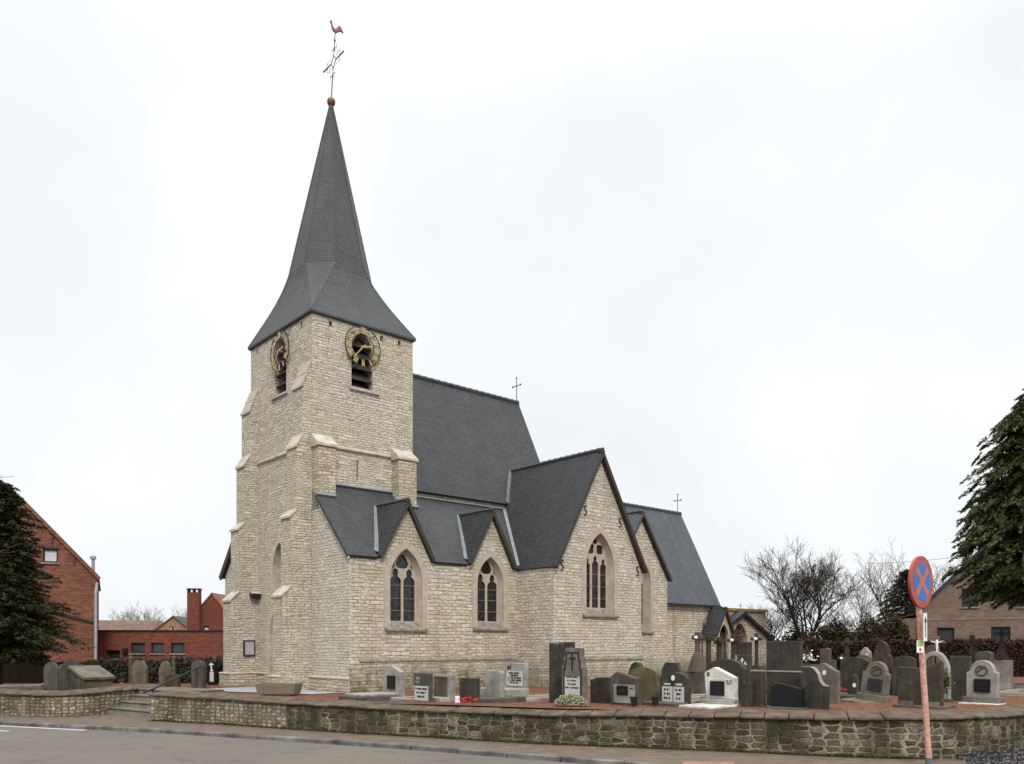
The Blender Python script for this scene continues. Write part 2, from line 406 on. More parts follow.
def paving():
    t = NT('pavement_brick', 0.92, 0.15)
    b, v = t.bricks(0.22, 0.11, 0.006, 0, 0, 0, 0.004, 0.006, 0.4)
    c = t.ramp(b.outputs['Color'], [(0, (0.110, 0.078, 0.058)), (1, (0.180, 0.137, 0.104))])
    n = t.noise(0.8, 6)
    c = t.mix(t.ramp(n.outputs['Fac'], [(0.4, (0, 0, 0)), (0.68, (0.75, 0.75, 0.75))]), c, (0.135, 0.115, 0.085))
    c = t.mix(t.math('MULTIPLY', b.outputs['Fac'], 0.7), c, (0.06, 0.052, 0.038))
    t.color(c)
    t.bump(t.math('SUBTRACT', 1.0, b.outputs['Fac']), 0.3, 0.01)
    return t.m
M['paving'] = paving()
M['coping'] = plain('brown_coping_slab', (0.108, 0.082, 0.058), 0.45, 4.0, 0.9, 0.15, c2=(0.048, 0.040, 0.027), bump=0.3)
M['step'] = plain('bluestone_step', (0.20, 0.185, 0.165), 0.3, 6, 0.85, 0.2)
M['marking'] = plain('worn_road_paint', (0.42, 0.41, 0.39), 0.35, 9, 0.8, 0.2, bump=0)
M['redtile'] = plain('pink_paving_tile', (0.26, 0.145, 0.11), 0.2, 5, 0.9, 0.15)
M['grass'] = plain('rough_grass', (0.06, 0.075, 0.03), 0.4, 0.7, 0.95, 0.1)
# houses
M['redbrick'] = brick('old_red_brick', (0.13, 0.040, 0.024), (0.265, 0.098, 0.058), (0.17, 0.11, 0.08), 0, stain=0.55)
M['redbrick2'] = brick('annex_red_brick', (0.135, 0.033, 0.022), (0.225, 0.063, 0.041), (0.16, 0.085, 0.065), 2.2, stain=0.2)
M['orangebrick'] = brick('orange_brick', (0.27, 0.13, 0.065), (0.36, 0.19, 0.10), (0.28, 0.2, 0.14), 4.2, stain=0.15)
M['darkbrick'] = brick('dark_red_brick', (0.15, 0.04, 0.027), (0.21, 0.06, 0.04), (0.12, 0.06, 0.045), 5.2, stain=0.2)
M['pinkbrick'] = brick('pale_brown_brick', (0.155, 0.098, 0.076), (0.235, 0.165, 0.13), (0.20, 0.15, 0.125), 6.2, stain=0.2)
M['browntile'] = slate('brown_roof_tile', (0.135, 0.075, 0.045), 0.3, 0.25, 1.0)
M['redtileroof'] = slate('red_roof_tile', (0.24, 0.085, 0.05), 0.3, 0.25, 3.0)
M['greytile'] = slate('grey_roof_tile', (0.05, 0.055, 0.05), 0.3, 0.25, 5.0)
M['zinc'] = plain('zinc_pipe', (0.33, 0.34, 0.36), 0.2, 4, 0.5, 0.4, 0.2)
M['pane'] = plain('dark_window_pane', (0.022, 0.025, 0.028), 0.4, 2.5, 0.15, 0.5, bump=0)
M['panegreen'] = plain('greenish_window_pane', (0.040, 0.055, 0.052), 0.3, 2.5, 0.15, 0.5, bump=0)
M['shutter'] = plain('dark_shutter', (0.030, 0.033, 0.037), 0.2, 5, 0.6, 0.3)
M['blind'] = plain('white_blind', (0.55, 0.56, 0.55), 0.15, 5, 0.6, 0.3, bump=0)
M['fencewood'] = plain('brown_fence_board', (0.036, 0.029, 0.020), 0.35, 6, 0.9, 0.1)
M['post'] = plain('grey_fence_post', (0.085, 0.075, 0.055), 0.3, 6, 0.9, 0.1)
# vegetation
M['yew'] = leafmat('evergreen_leaf', [(0.011, 0.014, 0.006), (0.028, 0.037, 0.012), (0.060, 0.068, 0.020)])
M['conifer'] = leafmat('conifer_spray', [(0.020, 0.028, 0.009), (0.054, 0.074, 0.022), (0.105, 0.125, 0.038)])
M['larch'] = leafmat('brown_twig_foliage', [(0.020, 0.015, 0.009), (0.040, 0.029, 0.016), (0.048, 0.044, 0.020)])
M['beech'] = leafmat('beech_hedge_leaf', [(0.018, 0.011, 0.007), (0.040, 0.020, 0.012), (0.066, 0.034, 0.019)])
M['ivy'] = leafmat('dark_hedge_leaf', [(0.022, 0.021, 0.012), (0.042, 0.040, 0.024), (0.066, 0.060, 0.038)])
M['lav'] = leafmat('grey_green_leaf', [(0.17, 0.19, 0.11), (0.27, 0.29, 0.18), (0.36, 0.36, 0.22)])
M['bark'] = plain('green_grey_bark', (0.042, 0.036, 0.026), 0.4, 6, 0.95, 0.1)
M['barkdark'] = plain('dark_bark', (0.035, 0.028, 0.021), 0.35, 6, 0.95, 0.1)
M['barkpale'] = plain('pale_grey_bark', (0.30, 0.26, 0.235), 0.35, 6, 0.95, 0.1)
M['twigred'] = plain('reddish_twig', (0.10, 0.048, 0.036), 0.35, 6, 0.9, 0.1)
# sign
M['signred'] = plain('faded_sign_red', (0.32, 0.062, 0.042), 0.25, 7, 0.45, 0.4, bump=0)
M['signx'] = plain('faded_sign_pink', (0.38, 0.12, 0.085), 0.12, 3, 0.5, 0.4, bump=0)
M['signblue'] = plain('sign_blue', (0.008, 0.11, 0.42), 0.1, 3, 0.4, 0.4, bump=0)
M['pole'] = plain('faded_red_pole', (0.46, 0.26, 0.205), 0.4, 14, 0.6, 0.3, bump=0)
M['sleeve'] = plain('grey_ground_sleeve', (0.12, 0.125, 0.13), 0.25, 9, 0.7, 0.3)
M['lime'] = plain('lime_sticker', (0.32, 0.52, 0.06), 0.08, 8, 0.5, 0.4, bump=0)
M['stickred'] = plain('red_dot', (0.55, 0.02, 0.03), 0.05, 8, 0.5, 0.4, bump=0)

# ------------------------------------------------------------------ mesh builder
X, Y, Z = Vector((1, 0, 0)), Vector((0, 1, 0)), Vector((0, 0, 1))
class MB:
    def __init__(s): s.v = []; s.f = []
    def face(s, pts):
        b = len(s.v); s.v += [Vector(p) for p in pts]; s.f.append(tuple(range(b, b + len(pts))))
    def box(s, x0, x1, y0, y1, z0, z1):
        s.obox(Vector(((x0 + x1) / 2, (y0 + y1) / 2, (z0 + z1) / 2)), X, Y, Z, (x1 - x0) / 2, (y1 - y0) / 2, (z1 - z0) / 2)
        return s
    def obox(s, c, ax, ay, az, hx, hy, hz):
        c = Vector(c); ax = Vector(ax); ay = Vector(ay); az = Vector(az)
        b = len(s.v)
        for k in (-1, 1):
            for j in (-1, 1):
                for i in (-1, 1):
                    s.v.append(c + ax * hx * i + ay * hy * j + az * hz * k)
        for q in ((0, 2, 3, 1), (4, 5, 7, 6), (0, 1, 5, 4), (2, 6, 7, 3), (0, 4, 6, 2), (1, 3, 7, 5)):
            s.f.append(tuple(b + t for t in q))
        return s
    def bar(s, p, q, w, h=None, up=Z):
        p = Vector(p); q = Vector(q); h = h or w
        d = (q - p); L = d.length; d.normalize()
        u = Vector(up)
        if abs(d.dot(u)) > 0.98: u = X
        sx = d.cross(u).normalized(); sy = sx.cross(d)
        s.obox((p + q) / 2, sx, d, sy, w / 2, L / 2, h / 2)
        return s
    def tube(s, pts, rads, n=6, cap=True):
        pts = [Vector(p) for p in pts]
        if not hasattr(rads, '__len__'): rads = [rads] * len(pts)
        b = len(s.v)
        ref = None
        for i, p in enumerate(pts):
            d = (pts[min(i + 1, len(pts) - 1)] - pts[max(i - 1, 0)])
            if d.length < 1e-9: d = Z.copy()
            d.normalize()
            if ref is None:
                ref = X if abs(d.x) < 0.9 else Y
            a = (ref - d * ref.dot(d)).normalized(); ref = a
            c = d.cross(a)
            for k in range(n):
                t = 2 * PI * k / n
                s.v.append(p + (a * math.cos(t) + c * math.sin(t)) * rads[i])
        for i in range(len(pts) - 1):
            for k in range(n):
                k2 = (k + 1) % n
                s.f.append((b + i * n + k, b + i * n + k2, b + (i + 1) * n + k2, b + (i + 1) * n + k))
        if cap:
            s.f.append(tuple(b + k for k in range(n))[::-1])
            s.f.append(tuple(b + (len(pts) - 1) * n + k for k in range(n)))
        return s
    def lathe(s, prof, c=(0, 0, 0), n=12):
        c = Vector(c); b = len(s.v)
        for r, z in prof:
            for k in range(n):
                t = 2 * PI * k / n
                s.v.append(c + Vector((r * math.cos(t), r * math.sin(t), z)))
        for i in range(len(prof) - 1):
            for k in range(n):
                k2 = (k + 1) % n
                s.f.append((b + i * n + k, b + i * n + k2, b + (i + 1) * n + k2, b + (i + 1) * n + k))
        s.f.append(tuple(b + k for k in range(n))[::-1])
        s.f.append(tuple(b + (len(prof) - 1) * n + k for k in range(n)))
        return s
    def plate(s, outer, holes, o, ax, az, t0, t1, back=True):
        """2-D outline with holes in the (ax, az) plane, extruded along the normal az x ax ... front at t1"""
        o = Vector(o); ax = Vector(ax); az = Vector(az)
        an = ax.cross(az).normalized()
        loops = [outer] + list(holes)
        flat = [p for L in loops for p in L]
        tris = tessellate_polygon([[Vector((p[0], p[1], 0)) for p in L] for L in loops])
        bf = len(s.v); s.v += [o + ax * p[0] + az * p[1] + an * t1 for p in flat]
        bb = len(s.v); s.v += [o + ax * p[0] + az * p[1] + an * t0 for p in flat]
        for t in tris:
            (x0, y0), (x1, y1), (x2, y2) = (flat[i][:2] for i in t)
            if (x1 - x0) * (y2 - y0) - (x2 - x0) * (y1 - y0) < 0: t = (t[0], t[2], t[1])
            s.f.append(tuple(bf + i for i in t))
            if back: s.f.append(tuple(bb + i for i in reversed(t)))
        k = 0
        for li, L in enumerate(loops):
            n = len(L)
            area = sum(L[i][0] * L[(i + 1) % n][1] - L[(i + 1) % n][0] * L[i][1] for i in range(n))
            ccw = area > 0
            if li: ccw = not ccw
            for i in range(n):
                a, c = k + i, k + (i + 1) % n
                s.f.append((bb + a, bb + c, bf + c, bf + a) if ccw else (bb + c, bb + a, bf + a, bf + c))
            k += n
        return s
    def build(s, name, mat, parent=None, smooth=False, bevel=0.0, loc=None, rz=None):
        me = bpy.data.meshes.new(name)
        me.from_pydata([tuple(v) for v in s.v], [], s.f)
        me.materials.append(mat)
        uv = me.uv_layers.new(name='UVMap')
        vs = me.vertices
        for p in me.polygons:
            n = p.normal
            if abs(n.z) > 0.995 or n.length < 0.5:
                for li in p.loop_indices:
                    c = vs[me.loops[li].vertex_index].co
                    uv.data[li].uv = (c.x, c.y)
            else:
                t = Z.cross(n).normalized(); b = n.cross(t)
                for li in p.loop_indices:
                    c = vs[me.loops[li].vertex_index].co
                    uv.data[li].uv = (c.dot(t), c.dot(b))
            p.use_smooth = smooth
        o = bpy.data.objects.new(name, me)
        col.objects.link(o)
        if parent: o.parent = parent
        if loc is not None: o.location = loc
        if rz is not None: o.rotation_euler = (0, 0, rz)
        if bevel:
            m = o.modifiers.new('bevel', 'BEVEL'); m.width = bevel; m.segments = 1; m.limit_method = 'ANGLE'; m.angle_limit = R(40)
        return o

def tag(o, label=None, cat=None, group=None, kind=None):
    if label: o['label'] = label
    if cat: o['category'] = cat
    if group: o['group'] = group
    if kind: o['kind'] = kind
    return o
def thing(name, label, cat, loc=(0, 0, 0), rz=0, group=None):
    o = bpy.data.objects.new(name, None)
    col.objects.link(o)
    o.location = loc; o.rotation_euler = (0, 0, rz); o.empty_display_size = 0.3
    return tag(o, label, cat, group)

def arch(w, zs, z0, n=10, k=1.0, cx=0.0):
    """pointed-arch outline, width w, springing at zs, sill z0; k = arc radius / width (1 = equilateral)"""
    h = w / 2; r = k * w
    pts = [(cx - h, z0), (cx + h, z0)]
    a1 = math.acos((r - h) / r)
    for i in range(n + 1):
        a = a1 * i / n
        pts.append((cx + h - r + r * math.cos(a), zs + r * math.sin(a)))
    for i in range(n - 1, -1, -1):
        a = a1 * i / n
        pts.append((cx - (h - r + r * math.cos(a)), zs + r * math.sin(a)))
    return pts
def arch_h(w, k): 
    r = k * w; h = w / 2
    return math.sqrt(r * r - (r - h) ** 2)
def circ(cx, cy, r, n=16, ry=None):
    ry = ry or r
    return [(cx + r * math.cos(2 * PI * i / n), cy + ry * math.sin(2 * PI * i / n)) for i in range(n)]
def rect(x0, x1, y0, y1): return [(x0, y0), (x1, y0), (x1, y1), (x0, y1)]

# ------------------------------------------------------------------ the ground
def ease(t):
    t = max(0, min(1, t)); return t * t * (3 - 2 * t)
def gz(y): return 0.12 * ease((22 - y) / 5)
ROADZ, PAVZ = -0.655, -0.58
g = MB(); g.face([(-2500, -300, -0.74), (2500, -300, -0.74), (2500, 4000, -0.74), (-2500, 4000, -0.74)])
tag(g.build('ground', M['grass']), kind='structure')
# kerb line (top front edge), from left to right
KERB = [(-60, 38.0), (-30, 28.2), (-13.1, 21.3), (-8.2, 19.35), (-6.2, 18.4), (-2.0, 16.3), (0.84, 14.6), (5, 12.2), (9, 10.2), (14, 8.6), (30, 5.5), (60, 0)]
g = MB()
for (a, b) in zip(KERB[:-1], KERB[1:]):
    g.face([(a[0], a[1] - 60, ROADZ), (b[0], b[1] - 60, ROADZ), (b[0], b[1], ROADZ), (a[0], a[1], ROADZ)])
tag(g.build('road', M['asphalt']), kind='structure')
g = MB()
for (a, b) in zip(KERB[:-1], KERB[1:]):
    g.face([(a[0], a[1] + 0.1, PAVZ), (b[0], b[1] + 0.1, PAVZ), (b[0], b[1] + 9, PAVZ), (a[0], a[1] + 9, PAVZ)])
tag(g.build('pavement', M['paving']), kind='structure')
g = MB()
def strip_dir(P, i):
    a = Vector(P[max(i - 1, 0)]); b = Vector(P[min(i + 1, len(P) - 1)])
    d = (b - a).normalized(); return Vector((-d.y, d.x))
for i in range(len(KERB) - 1):
    a = Vector(KERB[i]); b = Vector(KERB[i + 1])
    L = (b - a).length; n = max(1, int(L / 1.0))
    nrm = Vector((-(b - a).y, (b - a).x)).normalized() * 0.16
    for k in range(n):
        p = a.lerp(b, k / n + 0.004); q = a.lerp(b, (k + 1) / n - 0.004)
        zt = PAVZ + 0.012 + random.uniform(-0.006, 0.006)
        c = (p + q) / 2 + nrm / 2
        d = (q - p).normalized()
        g.obox((c.x, c.y, (zt - 0.8) / 2), (d.x, d.y, 0), (-d.y, d.x, 0), Z, (q - p).length / 2, 0.08, (zt + 0.8) / 2)
tag(g.build('kerb', M['kerb'], bevel=0.015), kind='structure')
# worn white edge line and dashes on the road at the far left
g = MB()
def road_line(x0, x1, off, w):
    P = [Vector(p) for p in KERB]
    def at(x):
        for a, b in zip(P[:-1], P[1:]):
            if a.x <= x <= b.x: return a.lerp(b, (x - a.x) / (b.x - a.x))
    n = 6
    for k in range(n):
        a = at(x0 + (x1 - x0) * k / n); b = at(x0 + (x1 - x0) * (k + 1) / n)
        d = Vector((-(b - a).y, (b - a).x)).normalized()
        g.face([(*(a - d * (off + w)), ROADZ + 0.004), (*(b - d * (off + w)), ROADZ + 0.004), (*(b - d * off), ROADZ + 0.004), (*(a - d * off), ROADZ + 0.004)])
road_line(-14.5, -10.2, 0.10, 0.16)
road_line(-13.4, -11.6, 0.95, 0.14); road_line(-16.0, -13.9, 0.95, 0.14)
road_line(-13.8, -12.0, 1.5, 0.14)
tag(g.build('road_marking', M['marking']), kind='structure')

# pink tile patch in the pavement near the frame's bottom edge
g = MB(); g.face([(2.6, 13.15, PAVZ + 0.004), (3.5, 12.95, PAVZ + 0.004), (3.75, 14.0, PAVZ + 0.004), (2.95, 14.15, PAVZ + 0.004)])
tag(g.build('pavement_tiles', M['redtile']), kind='structure')

# wall front line (x, y, coping z)
WALL_R = [(-9.46, 21.7, .12), (-7.28, 20.7, .09), (-5.3, 19.55, .06), (-3.39, 18.5, .04), (-2.22, 18.0, .02), (-0.8, 17.25, .02), (0.56, 16.6, .03), (2.46, 15.95, .07), (4.22, 15.36, .09), (5.4, 14.85, .11), (6.5, 14.5, .13), (7.3, 14.4, .14), (8.1, 14.55, .15), (8.9, 14.95, .15), (9.9, 15.7, .15), (11.5, 17.2, .15), (14, 20, .15)]
WALL_L = [(-40, 31.6, .05), (-25, 26.7, .06), (-14.4, 23.3, .07), (-13.2, 22.85, .05), (-12.5, 22.7, .05), (-12.0, 23.0, .06), (-11.6, 23.7, .09), (-11.1, 24.6, .12), (-10.7, 25.4, .14)]
def norm_line(P):
    out = []
    for i in range(len(P)):
        a = Vector(P[max(i - 1, 0)][:2]); b = Vector(P[min(i + 1, len(P) - 1)][:2])
        d = (b - a).normalized(); out.append(Vector((-d.y, d.x)))
    return out
# churchyard plateau: triangulated polygon, gently raised towards the wall
yard = [(p[0] + n.x * 0.3, p[1] + n.y * 0.3) for p, n in zip(WALL_R, norm_line(WALL_R))] + [(60, 60), (60, 62), (-60, 62), (-60, 38)] + \
       [(p[0] + n.x * 0.3, p[1] + n.y * 0.3) for p, n in zip(WALL_L, norm_line(WALL_L))] + [(-9.9, 23.9), (-9.0, 22.9)]
bm = bmesh.new()
vs = [bm.verts.new((x, y, 0)) for x, y in yard]
bm.faces.new(vs)
bmesh.ops.triangulate(bm, faces=bm.faces[:])
for yy in (15, 16, 17, 18, 19, 20, 21, 22):
    bmesh.ops.bisect_plane(bm, geom=bm.verts[:] + bm.edges[:] + bm.faces[:], plane_co=(0, yy, 0), plane_no=(0, 1, 0))
for v in bm.verts: v.co.z = gz(v.co.y)
bm.normal_update()
for f in bm.faces:
    if f.normal.z < 0: f.normal_flip()
me = bpy.data.meshes.new('churchyard'); bm.to_mesh(me); bm.free()
me.materials.append(M['gravel'])
yo = bpy.data.objects.new('churchyard', me); col.objects.link(yo)
tag(yo, kind='structure')

def yard_wall(name, P, mat, label, thick=0.45, grp=None):
    t = thing(name, label, 'wall', (P[len(P) // 2][0], P[len(P) // 2][1], PAVZ))
    o = Vector(t.location)
    nr = norm_line(P)
    m = MB()
    run = 0.0
    for i in range(len(P) - 1):
        a, b = P[i], P[i + 1]
        na, nb = nr[i], nr[i + 1]
        L = (Vector(b[:2]) - Vector(a[:2])).length
        n = max(1, int(L / 0.3))
        for k in range(n):
            u0, u1 = k / n, (k + 1) / n
            def pt(u, off, zoff):
                x = a[0] + (b[0] - a[0]) * u; y = a[1] + (b[1] - a[1]) * u
                q = na.lerp(nb, u)
                return Vector((x + q.x * off, y + q.y * off, a[2] + (b[2] - a[2]) * u + zoff))
            f0, f1 = pt(u0, 0, 0), pt(u1, 0, 0)
            b0, b1 = pt(u0, thick, 0), pt(u1, thick, 0)
            for (p, q) in (((f0.x, f0.y), (f1.x, f1.y)),):
                m.face([(p[0] - o.x, p[1] - o.y, -0.14), (q[0] - o.x, q[1] - o.y, -0.14), (q[0] - o.x, q[1] - o.y, f1.z - 0.055 - o.z), (p[0] - o.x, p[1] - o.y, f0.z - 0.055 - o.z)])
            m.face([(b1.x - o.x, b1.y - o.y, 0.2), (b0.x - o.x, b0.y - o.y, 0.2), (b0.x - o.x, b0.y - o.y, f0.z - 0.055 - o.z), (b1.x - o.x, b1.y - o.y, f1.z - 0.055 - o.z)])
    for e, nn in ((0, nr[0]), (-1, nr[-1])):
        p = P[e]; q = (p[0] + nn.x * thick, p[1] + nn.y * thick)
        F = [(p[0] - o.x, p[1] - o.y, -0.14), (q[0] - o.x, q[1] - o.y, -0.14), (q[0] - o.x, q[1] - o.y, p[2] - 0.055 - o.z), (p[0] - o.x, p[1] - o.y, p[2] - 0.055 - o.z)]
        m.face(F if e == -1 else F[::-1])
    ob = m.build('masonry', mat, t)
    # running UV so that the courses follow the curve
    me = ob.data; uv = me.uv_layers[0]
    acc = {}
    # coping slabs, weathered towards the road
    c = MB()
    for i in range(len(P) - 1):
        a, b = P[i], P[i + 1]
        L = (Vector(b[:2]) - Vector(a[:2])).length
        n = max(1, int(L / 0.42))
        for k in range(n):
            u0, u1 = k / n, (k + 1) / n
            gp = 0.008 / max(L, 0.1)
            u0 += gp; u1 -= gp
            jz = random.uniform(-0.008, 0.008)
            skew = 0.0
            pts = []
            for u, off, dz in ((u0, -0.07, 0.0), (u1, -0.07, 0.0), (u1, thick + 0.02, 0.08), (u0, thick + 0.02, 0.08)):
                x = a[0] + (b[0] - a[0]) * u; y = a[1] + (b[1] - a[1]) * u
                q = nr[i].lerp(nr[i + 1], u)
                pts.append(Vector((x + q.x * off - o.x, y + q.y * off - o.y, a[2] + (b[2] - a[2]) * u + dz + jz - o.z)))
            lo = [Vector((p.x, p.y, p.z - 0.048 - (0.08 if w > 1 else 0))) for w, p in enumerate(pts)]
            bi = len(c.v)
            c.v += pts + lo
            c.f += [(bi, bi + 1, bi + 2, bi + 3), (bi + 7, bi + 6, bi + 5, bi + 4)]
            for e in range(4):
                e2 = (e + 1) % 4
                c.f.append((bi + e, bi + 4 + e, bi + 4 + e2, bi + e2))
    c.build('coping', M['coping'], t, bevel=0.012)
    return t
yard_wall('churchyard_wall', WALL_R[:3], M['rubblepale'], 'short pale cobbled wall section with flat coping, right beside the steps')
yard_wall('churchyard_wall', WALL_R[2:], M['rubble'], 'long dark lichen stained rubble wall along the pavement, curving away behind the road sign')
yard_wall('churchyard_wall', WALL_L, M['rubblepale'], 'pale rubble wall on the left, curving in towards the churchyard steps')

rw = random.Random(77)
def foot(q, P=WALL_R[:12] ):
    i = q.randrange(len(P) - 1); f = q.random()
    x = P[i][0] + (P[i + 1][0] - P[i][0]) * f; y = P[i][1] + (P[i + 1][1] - P[i][1]) * f
    clump = 0.5 + 0.5 * math.sin(x * 5.1) * math.sin(x * 1.7 + 1)
    return (x + q.gauss(0, 0.02), y - 0.02 - abs(q.gauss(0, 0.035)) * (0.5 + clump), PAVZ + 0.01 + 0.05 * q.random() * clump)
m = MB()
for k in range(6000):
    c = Vector(foot(rw)); s_ = rw.uniform(0.012, 0.035)
    a = Vector((rw.gauss(0, .7), rw.gauss(0, .7), 0.7)).normalized(); b = a.cross(Vector((rw.gauss(0, 1), rw.gauss(0, 1), 0.1))).normalized()
    m.face([c - a * s_, c + b * s_ * .4, c + a * s_, c - b * s_ * .4])
tag(m.build('wall_foot_weeds', leafmat('moss_and_weeds', [(0.022, 0.022, 0.009), (0.045, 0.045, 0.018), (0.075, 0.066, 0.030)])), 'moss and weeds growing along the foot of the churchyard wall', 'weeds', kind='stuff')
# bed of dark pebbles at the right-hand foot of the wall
m = MB()
bed = [(7.6, 13.75), (8.2, 13.5), (9.6, 13.9), (11.5, 15.2), (12, 17.3), (10.2, 15.85), (9.1, 15.0), (8.3, 14.6), (7.7, 14.35)]
cx_, cy_ = 9.3, 14.55
for i in range(len(bed)):
    a, b = bed[i], bed[(i + 1) % len(bed)]
    m.face([(a[0], a[1], PAVZ + 0.004), (b[0], b[1], PAVZ + 0.004), (cx_, cy_, PAVZ + 0.16)])
rng = random.Random(5)
for k in range(900):
    i = rng.randrange(len(bed)); a, b = Vector(bed[i]), Vector(bed[(i + 1) % len(bed)])
    r1, r2 = rng.random(), rng.random()
    if r1 + r2 > 1: r1, r2 = 1 - r1, 1 - r2
    p = Vector((cx_, cy_)) + (a - Vector((cx_, cy_))) * r1 + (b - Vector((cx_, cy_))) * r2
    hz = PAVZ + 0.16 * (1 - r1 - r2)
    s = rng.uniform(0.02, 0.045)
    m.obox((p.x, p.y, hz + s * 0.5), Vector((rng.random() - .5, rng.random() - .5, .2)).normalized(), Y, Z, s, s * 0.7, s * 0.7)
tag(m.build('pebble_bed', M['pebble']), 'mound of dark pebbles at the foot of the wall, far right', 'pebbles', kind='stuff')

# ------------------------------------------------------------------ steps and handrail
t = thing('stone_steps', 'grey stone steps climbing through the gap in the churchyard wall', 'steps', (-10.7, 23.1, PAVZ))
sd = Vector((1.9, -1.4, 0)).normalized(); su = Vector((1.4, 1.9, 0)).normalized()
for k in range(4):
    m = MB()
    c = sd * 0.05 + su * (0.2 + 0.36 * k + 0.3)
    h = 0.165 * (k + 1)
    m.obox((c.x, c.y, h / 2 - 0.07), sd, su, Z, 1.28, 0.48 if k < 3 else 0.6, h / 2 + 0.058)
    so = m.build('step', M['step'], t, bevel=0.01)
    q = MB(); q.obox((c.x - su.x * 0.03, c.y - su.y * 0.03, h + 0.012), sd, su, Z, 1.30, (0.48 if k < 3 else 0.6) + 0.0, 0.022); q.build('tread', M['ggrey'], so, bevel=0.01)
t = thing('handrail', 'sloping black iron handrail beside the churchyard steps', 'handrail', (-9.62, 22.25, PAVZ))
m = MB(); m.tube([(0, 0, 0), (0, 0, 0.80)], 0.022, 8); m.build('post', M['black'], t)
p2 = Vector((-9.5, 25.0, 0)) - Vector(t.location)
m = MB(); m.tube([p2 + Vector((0, 0, -0.1)), p2 + Vector((0, 0, 0.70))], 0.022, 8); m.build('post', M['black'], t)
d = (p2 + Vector((0, 0, 0.70))) - Vector((0, 0, 0.80))
m = MB(); m.tube([Vector((0, 0, 0.80)) - d * 0.14 - Vector((0.08, 0, 0.01)), Vector((0, 0, 0.80)), Vector((0, 0, 0.80)) + d, Vector((0, 0, 0.80)) + d * 1.08 + Vector((0.1, 0, 0.02))], 0.028, 8); m.build('rail', M['black'], t)

# ------------------------------------------------------------------ the church
TH = R(41.5)
CH = thing('church', 'pale stone village church with slate roofs and a pointed spire', 'church', (-4.754, 24.208, 0), TH)
U, V = X, Y                        # church frame: u east, v north
W_ = -X                            # outward west

def wallS(mb, u0, u1, prof, holes, v, thick=0.5):
    """south-facing wall; outline in (u, z)"""
    mb.plate(prof, holes, (0, v, 0), X, Z, -thick, 0)
def wallW(mb, prof, holes, u, thick=0.5):
    """west-facing wall; outline in (-v, z)"""
    mb.plate(prof, holes, (u, 0, 0), -Y, Z, -thick, 0)

TU0, TU1, TV0, TV1, TE = 0.0, 3.80, 2.25, 6.70, 11.86
BEL_S = arch(0.80, 10.95, 9.78, 8, 0.95, 1.81)
BEL_W = arch(0.86, 10.95, 9.74, 8, 0.95, -4.42)
DOOR_W = arch(1.50, 1.60, 0.05, 10, 0.95, -4.47)
WIN_W = arch(1.00, 3.95, 3.0, 10, 1.0, -4.47)
puts = lambda c, s=1: [rect(x - 0.06, x + 0.06, 11.5, 11.68) for x in c]
m = MB()
wallS(m, 0, 0, rect(TU0, TU1, 0.0, TE - 0.05), [BEL_S, rect(1.60, 1.66, 6.75, 7.4)] + puts((0.66, 2.55, 3.25)), TV0)
wallW(m, rect(-TV1, -TV0 - 0.5, 0, TE - 0.05), [BEL_W, DOOR_W, WIN_W] + puts((-2.95, -4.05, -6.2)), TU0)
m.plate(rect(-TU1, -TU0 - 0.5, 0, TE), [], (0, TV1, 0), -X, Z, -0.5, 0)
m.plate(rect(TV0 + 0.5, TV1 - 0.5, 0, TE), [], (TU1, 0, 0), Y, Z, -0.5, 0)
m.build('tower_wall', M['tower'], CH)
# belfry louvres
def louvre(frame):
    o, ax, w = frame
    m = MB()
    n = ax.cross(Z)
    for k in range(5):
        z = 9.86 + k * 0.36
        c = Vector(o) + ax * 0 + Z * z - n * 0.22
        sl = (n * 0.55 - Z * 0.62).normalized()
        m.obox(c, ax, sl, ax.cross(sl), w / 2, 0.25, 0.015)
    m.build('louvre', M['louvre'], CH)
louvre(((1.83, TV0, 0), X, 0.79)); louvre(((TU0, 4.42, 0), -Y, 0.85))
def sill(name, c, ax, w, d, mat, hgt=0.12):
    """sloping sill, c = centre of the top edge on the wall face"""
    c = Vector(c); n = ax.cross(Z)
    m = MB()
    P = [(-0.12, 0.06), (-0.12, -hgt), (d, -hgt), (d, -hgt * 0.45)]
    a = [c - ax * w / 2 + n * p[0] + Z * p[1] for p in P]; b = [c + ax * w / 2 + n * p[0] + Z * p[1] for p in P]
    m.face(a[::-1]); m.face(b)
    for i in range(4):
        j = (i + 1) % 4; m.face([a[i], a[j], b[j], b[i]])
    return m.build(name, mat, CH, bevel=0.006)
sill('belfry_sill', (1.88, TV0, 9.76), X, 1.12, 0.07, M['dressed'], 0.10)
sill('belfry_sill', (0, 4.44, 9.72), -Y, 1.12, 0.07, M['dressed'], 0.10)
# belfry jamb lining
def surround(name, hole, grow, o, ax, mat, proud=0.02, back=0.3, parent=None):
    cx = sum(p[0] for p in hole) / len(hole)
    zb = min(p[1] for p in hole)
    zs = [p[1] for p in hole]; cz = (max(zs) + min(zs)) / 2
    n = len(hole); out = []
    area = sum(hole[i][0] * hole[(i + 1) % n][1] - hole[(i + 1) % n][0] * hole[i][1] for i in range(n))
    for i in range(n):
        a = Vector(hole[i - 1]); b = Vector(hole[i]); c = Vector(hole[(i + 1) % n])
        d1 = (b - a).normalized(); d2 = (c - b).normalized()
        n1 = Vector((d1.y, -d1.x)); n2 = Vector((d2.y, -d2.x))
        k = (n1 + n2); k = k / max(k.length_squared, 0.4) * 2
        q = b + k * grow
        out.append((q.x, max(q.y, zb)))
    m = MB()
    inner = [(p[0], p[1]) for p in hole]
    m.plate(out, [[(x * 1.0, z) for x, z in shrink(inner, 0.004)]], o, ax, Z, -back, proud)
    return m.build(name, mat, parent or CH)
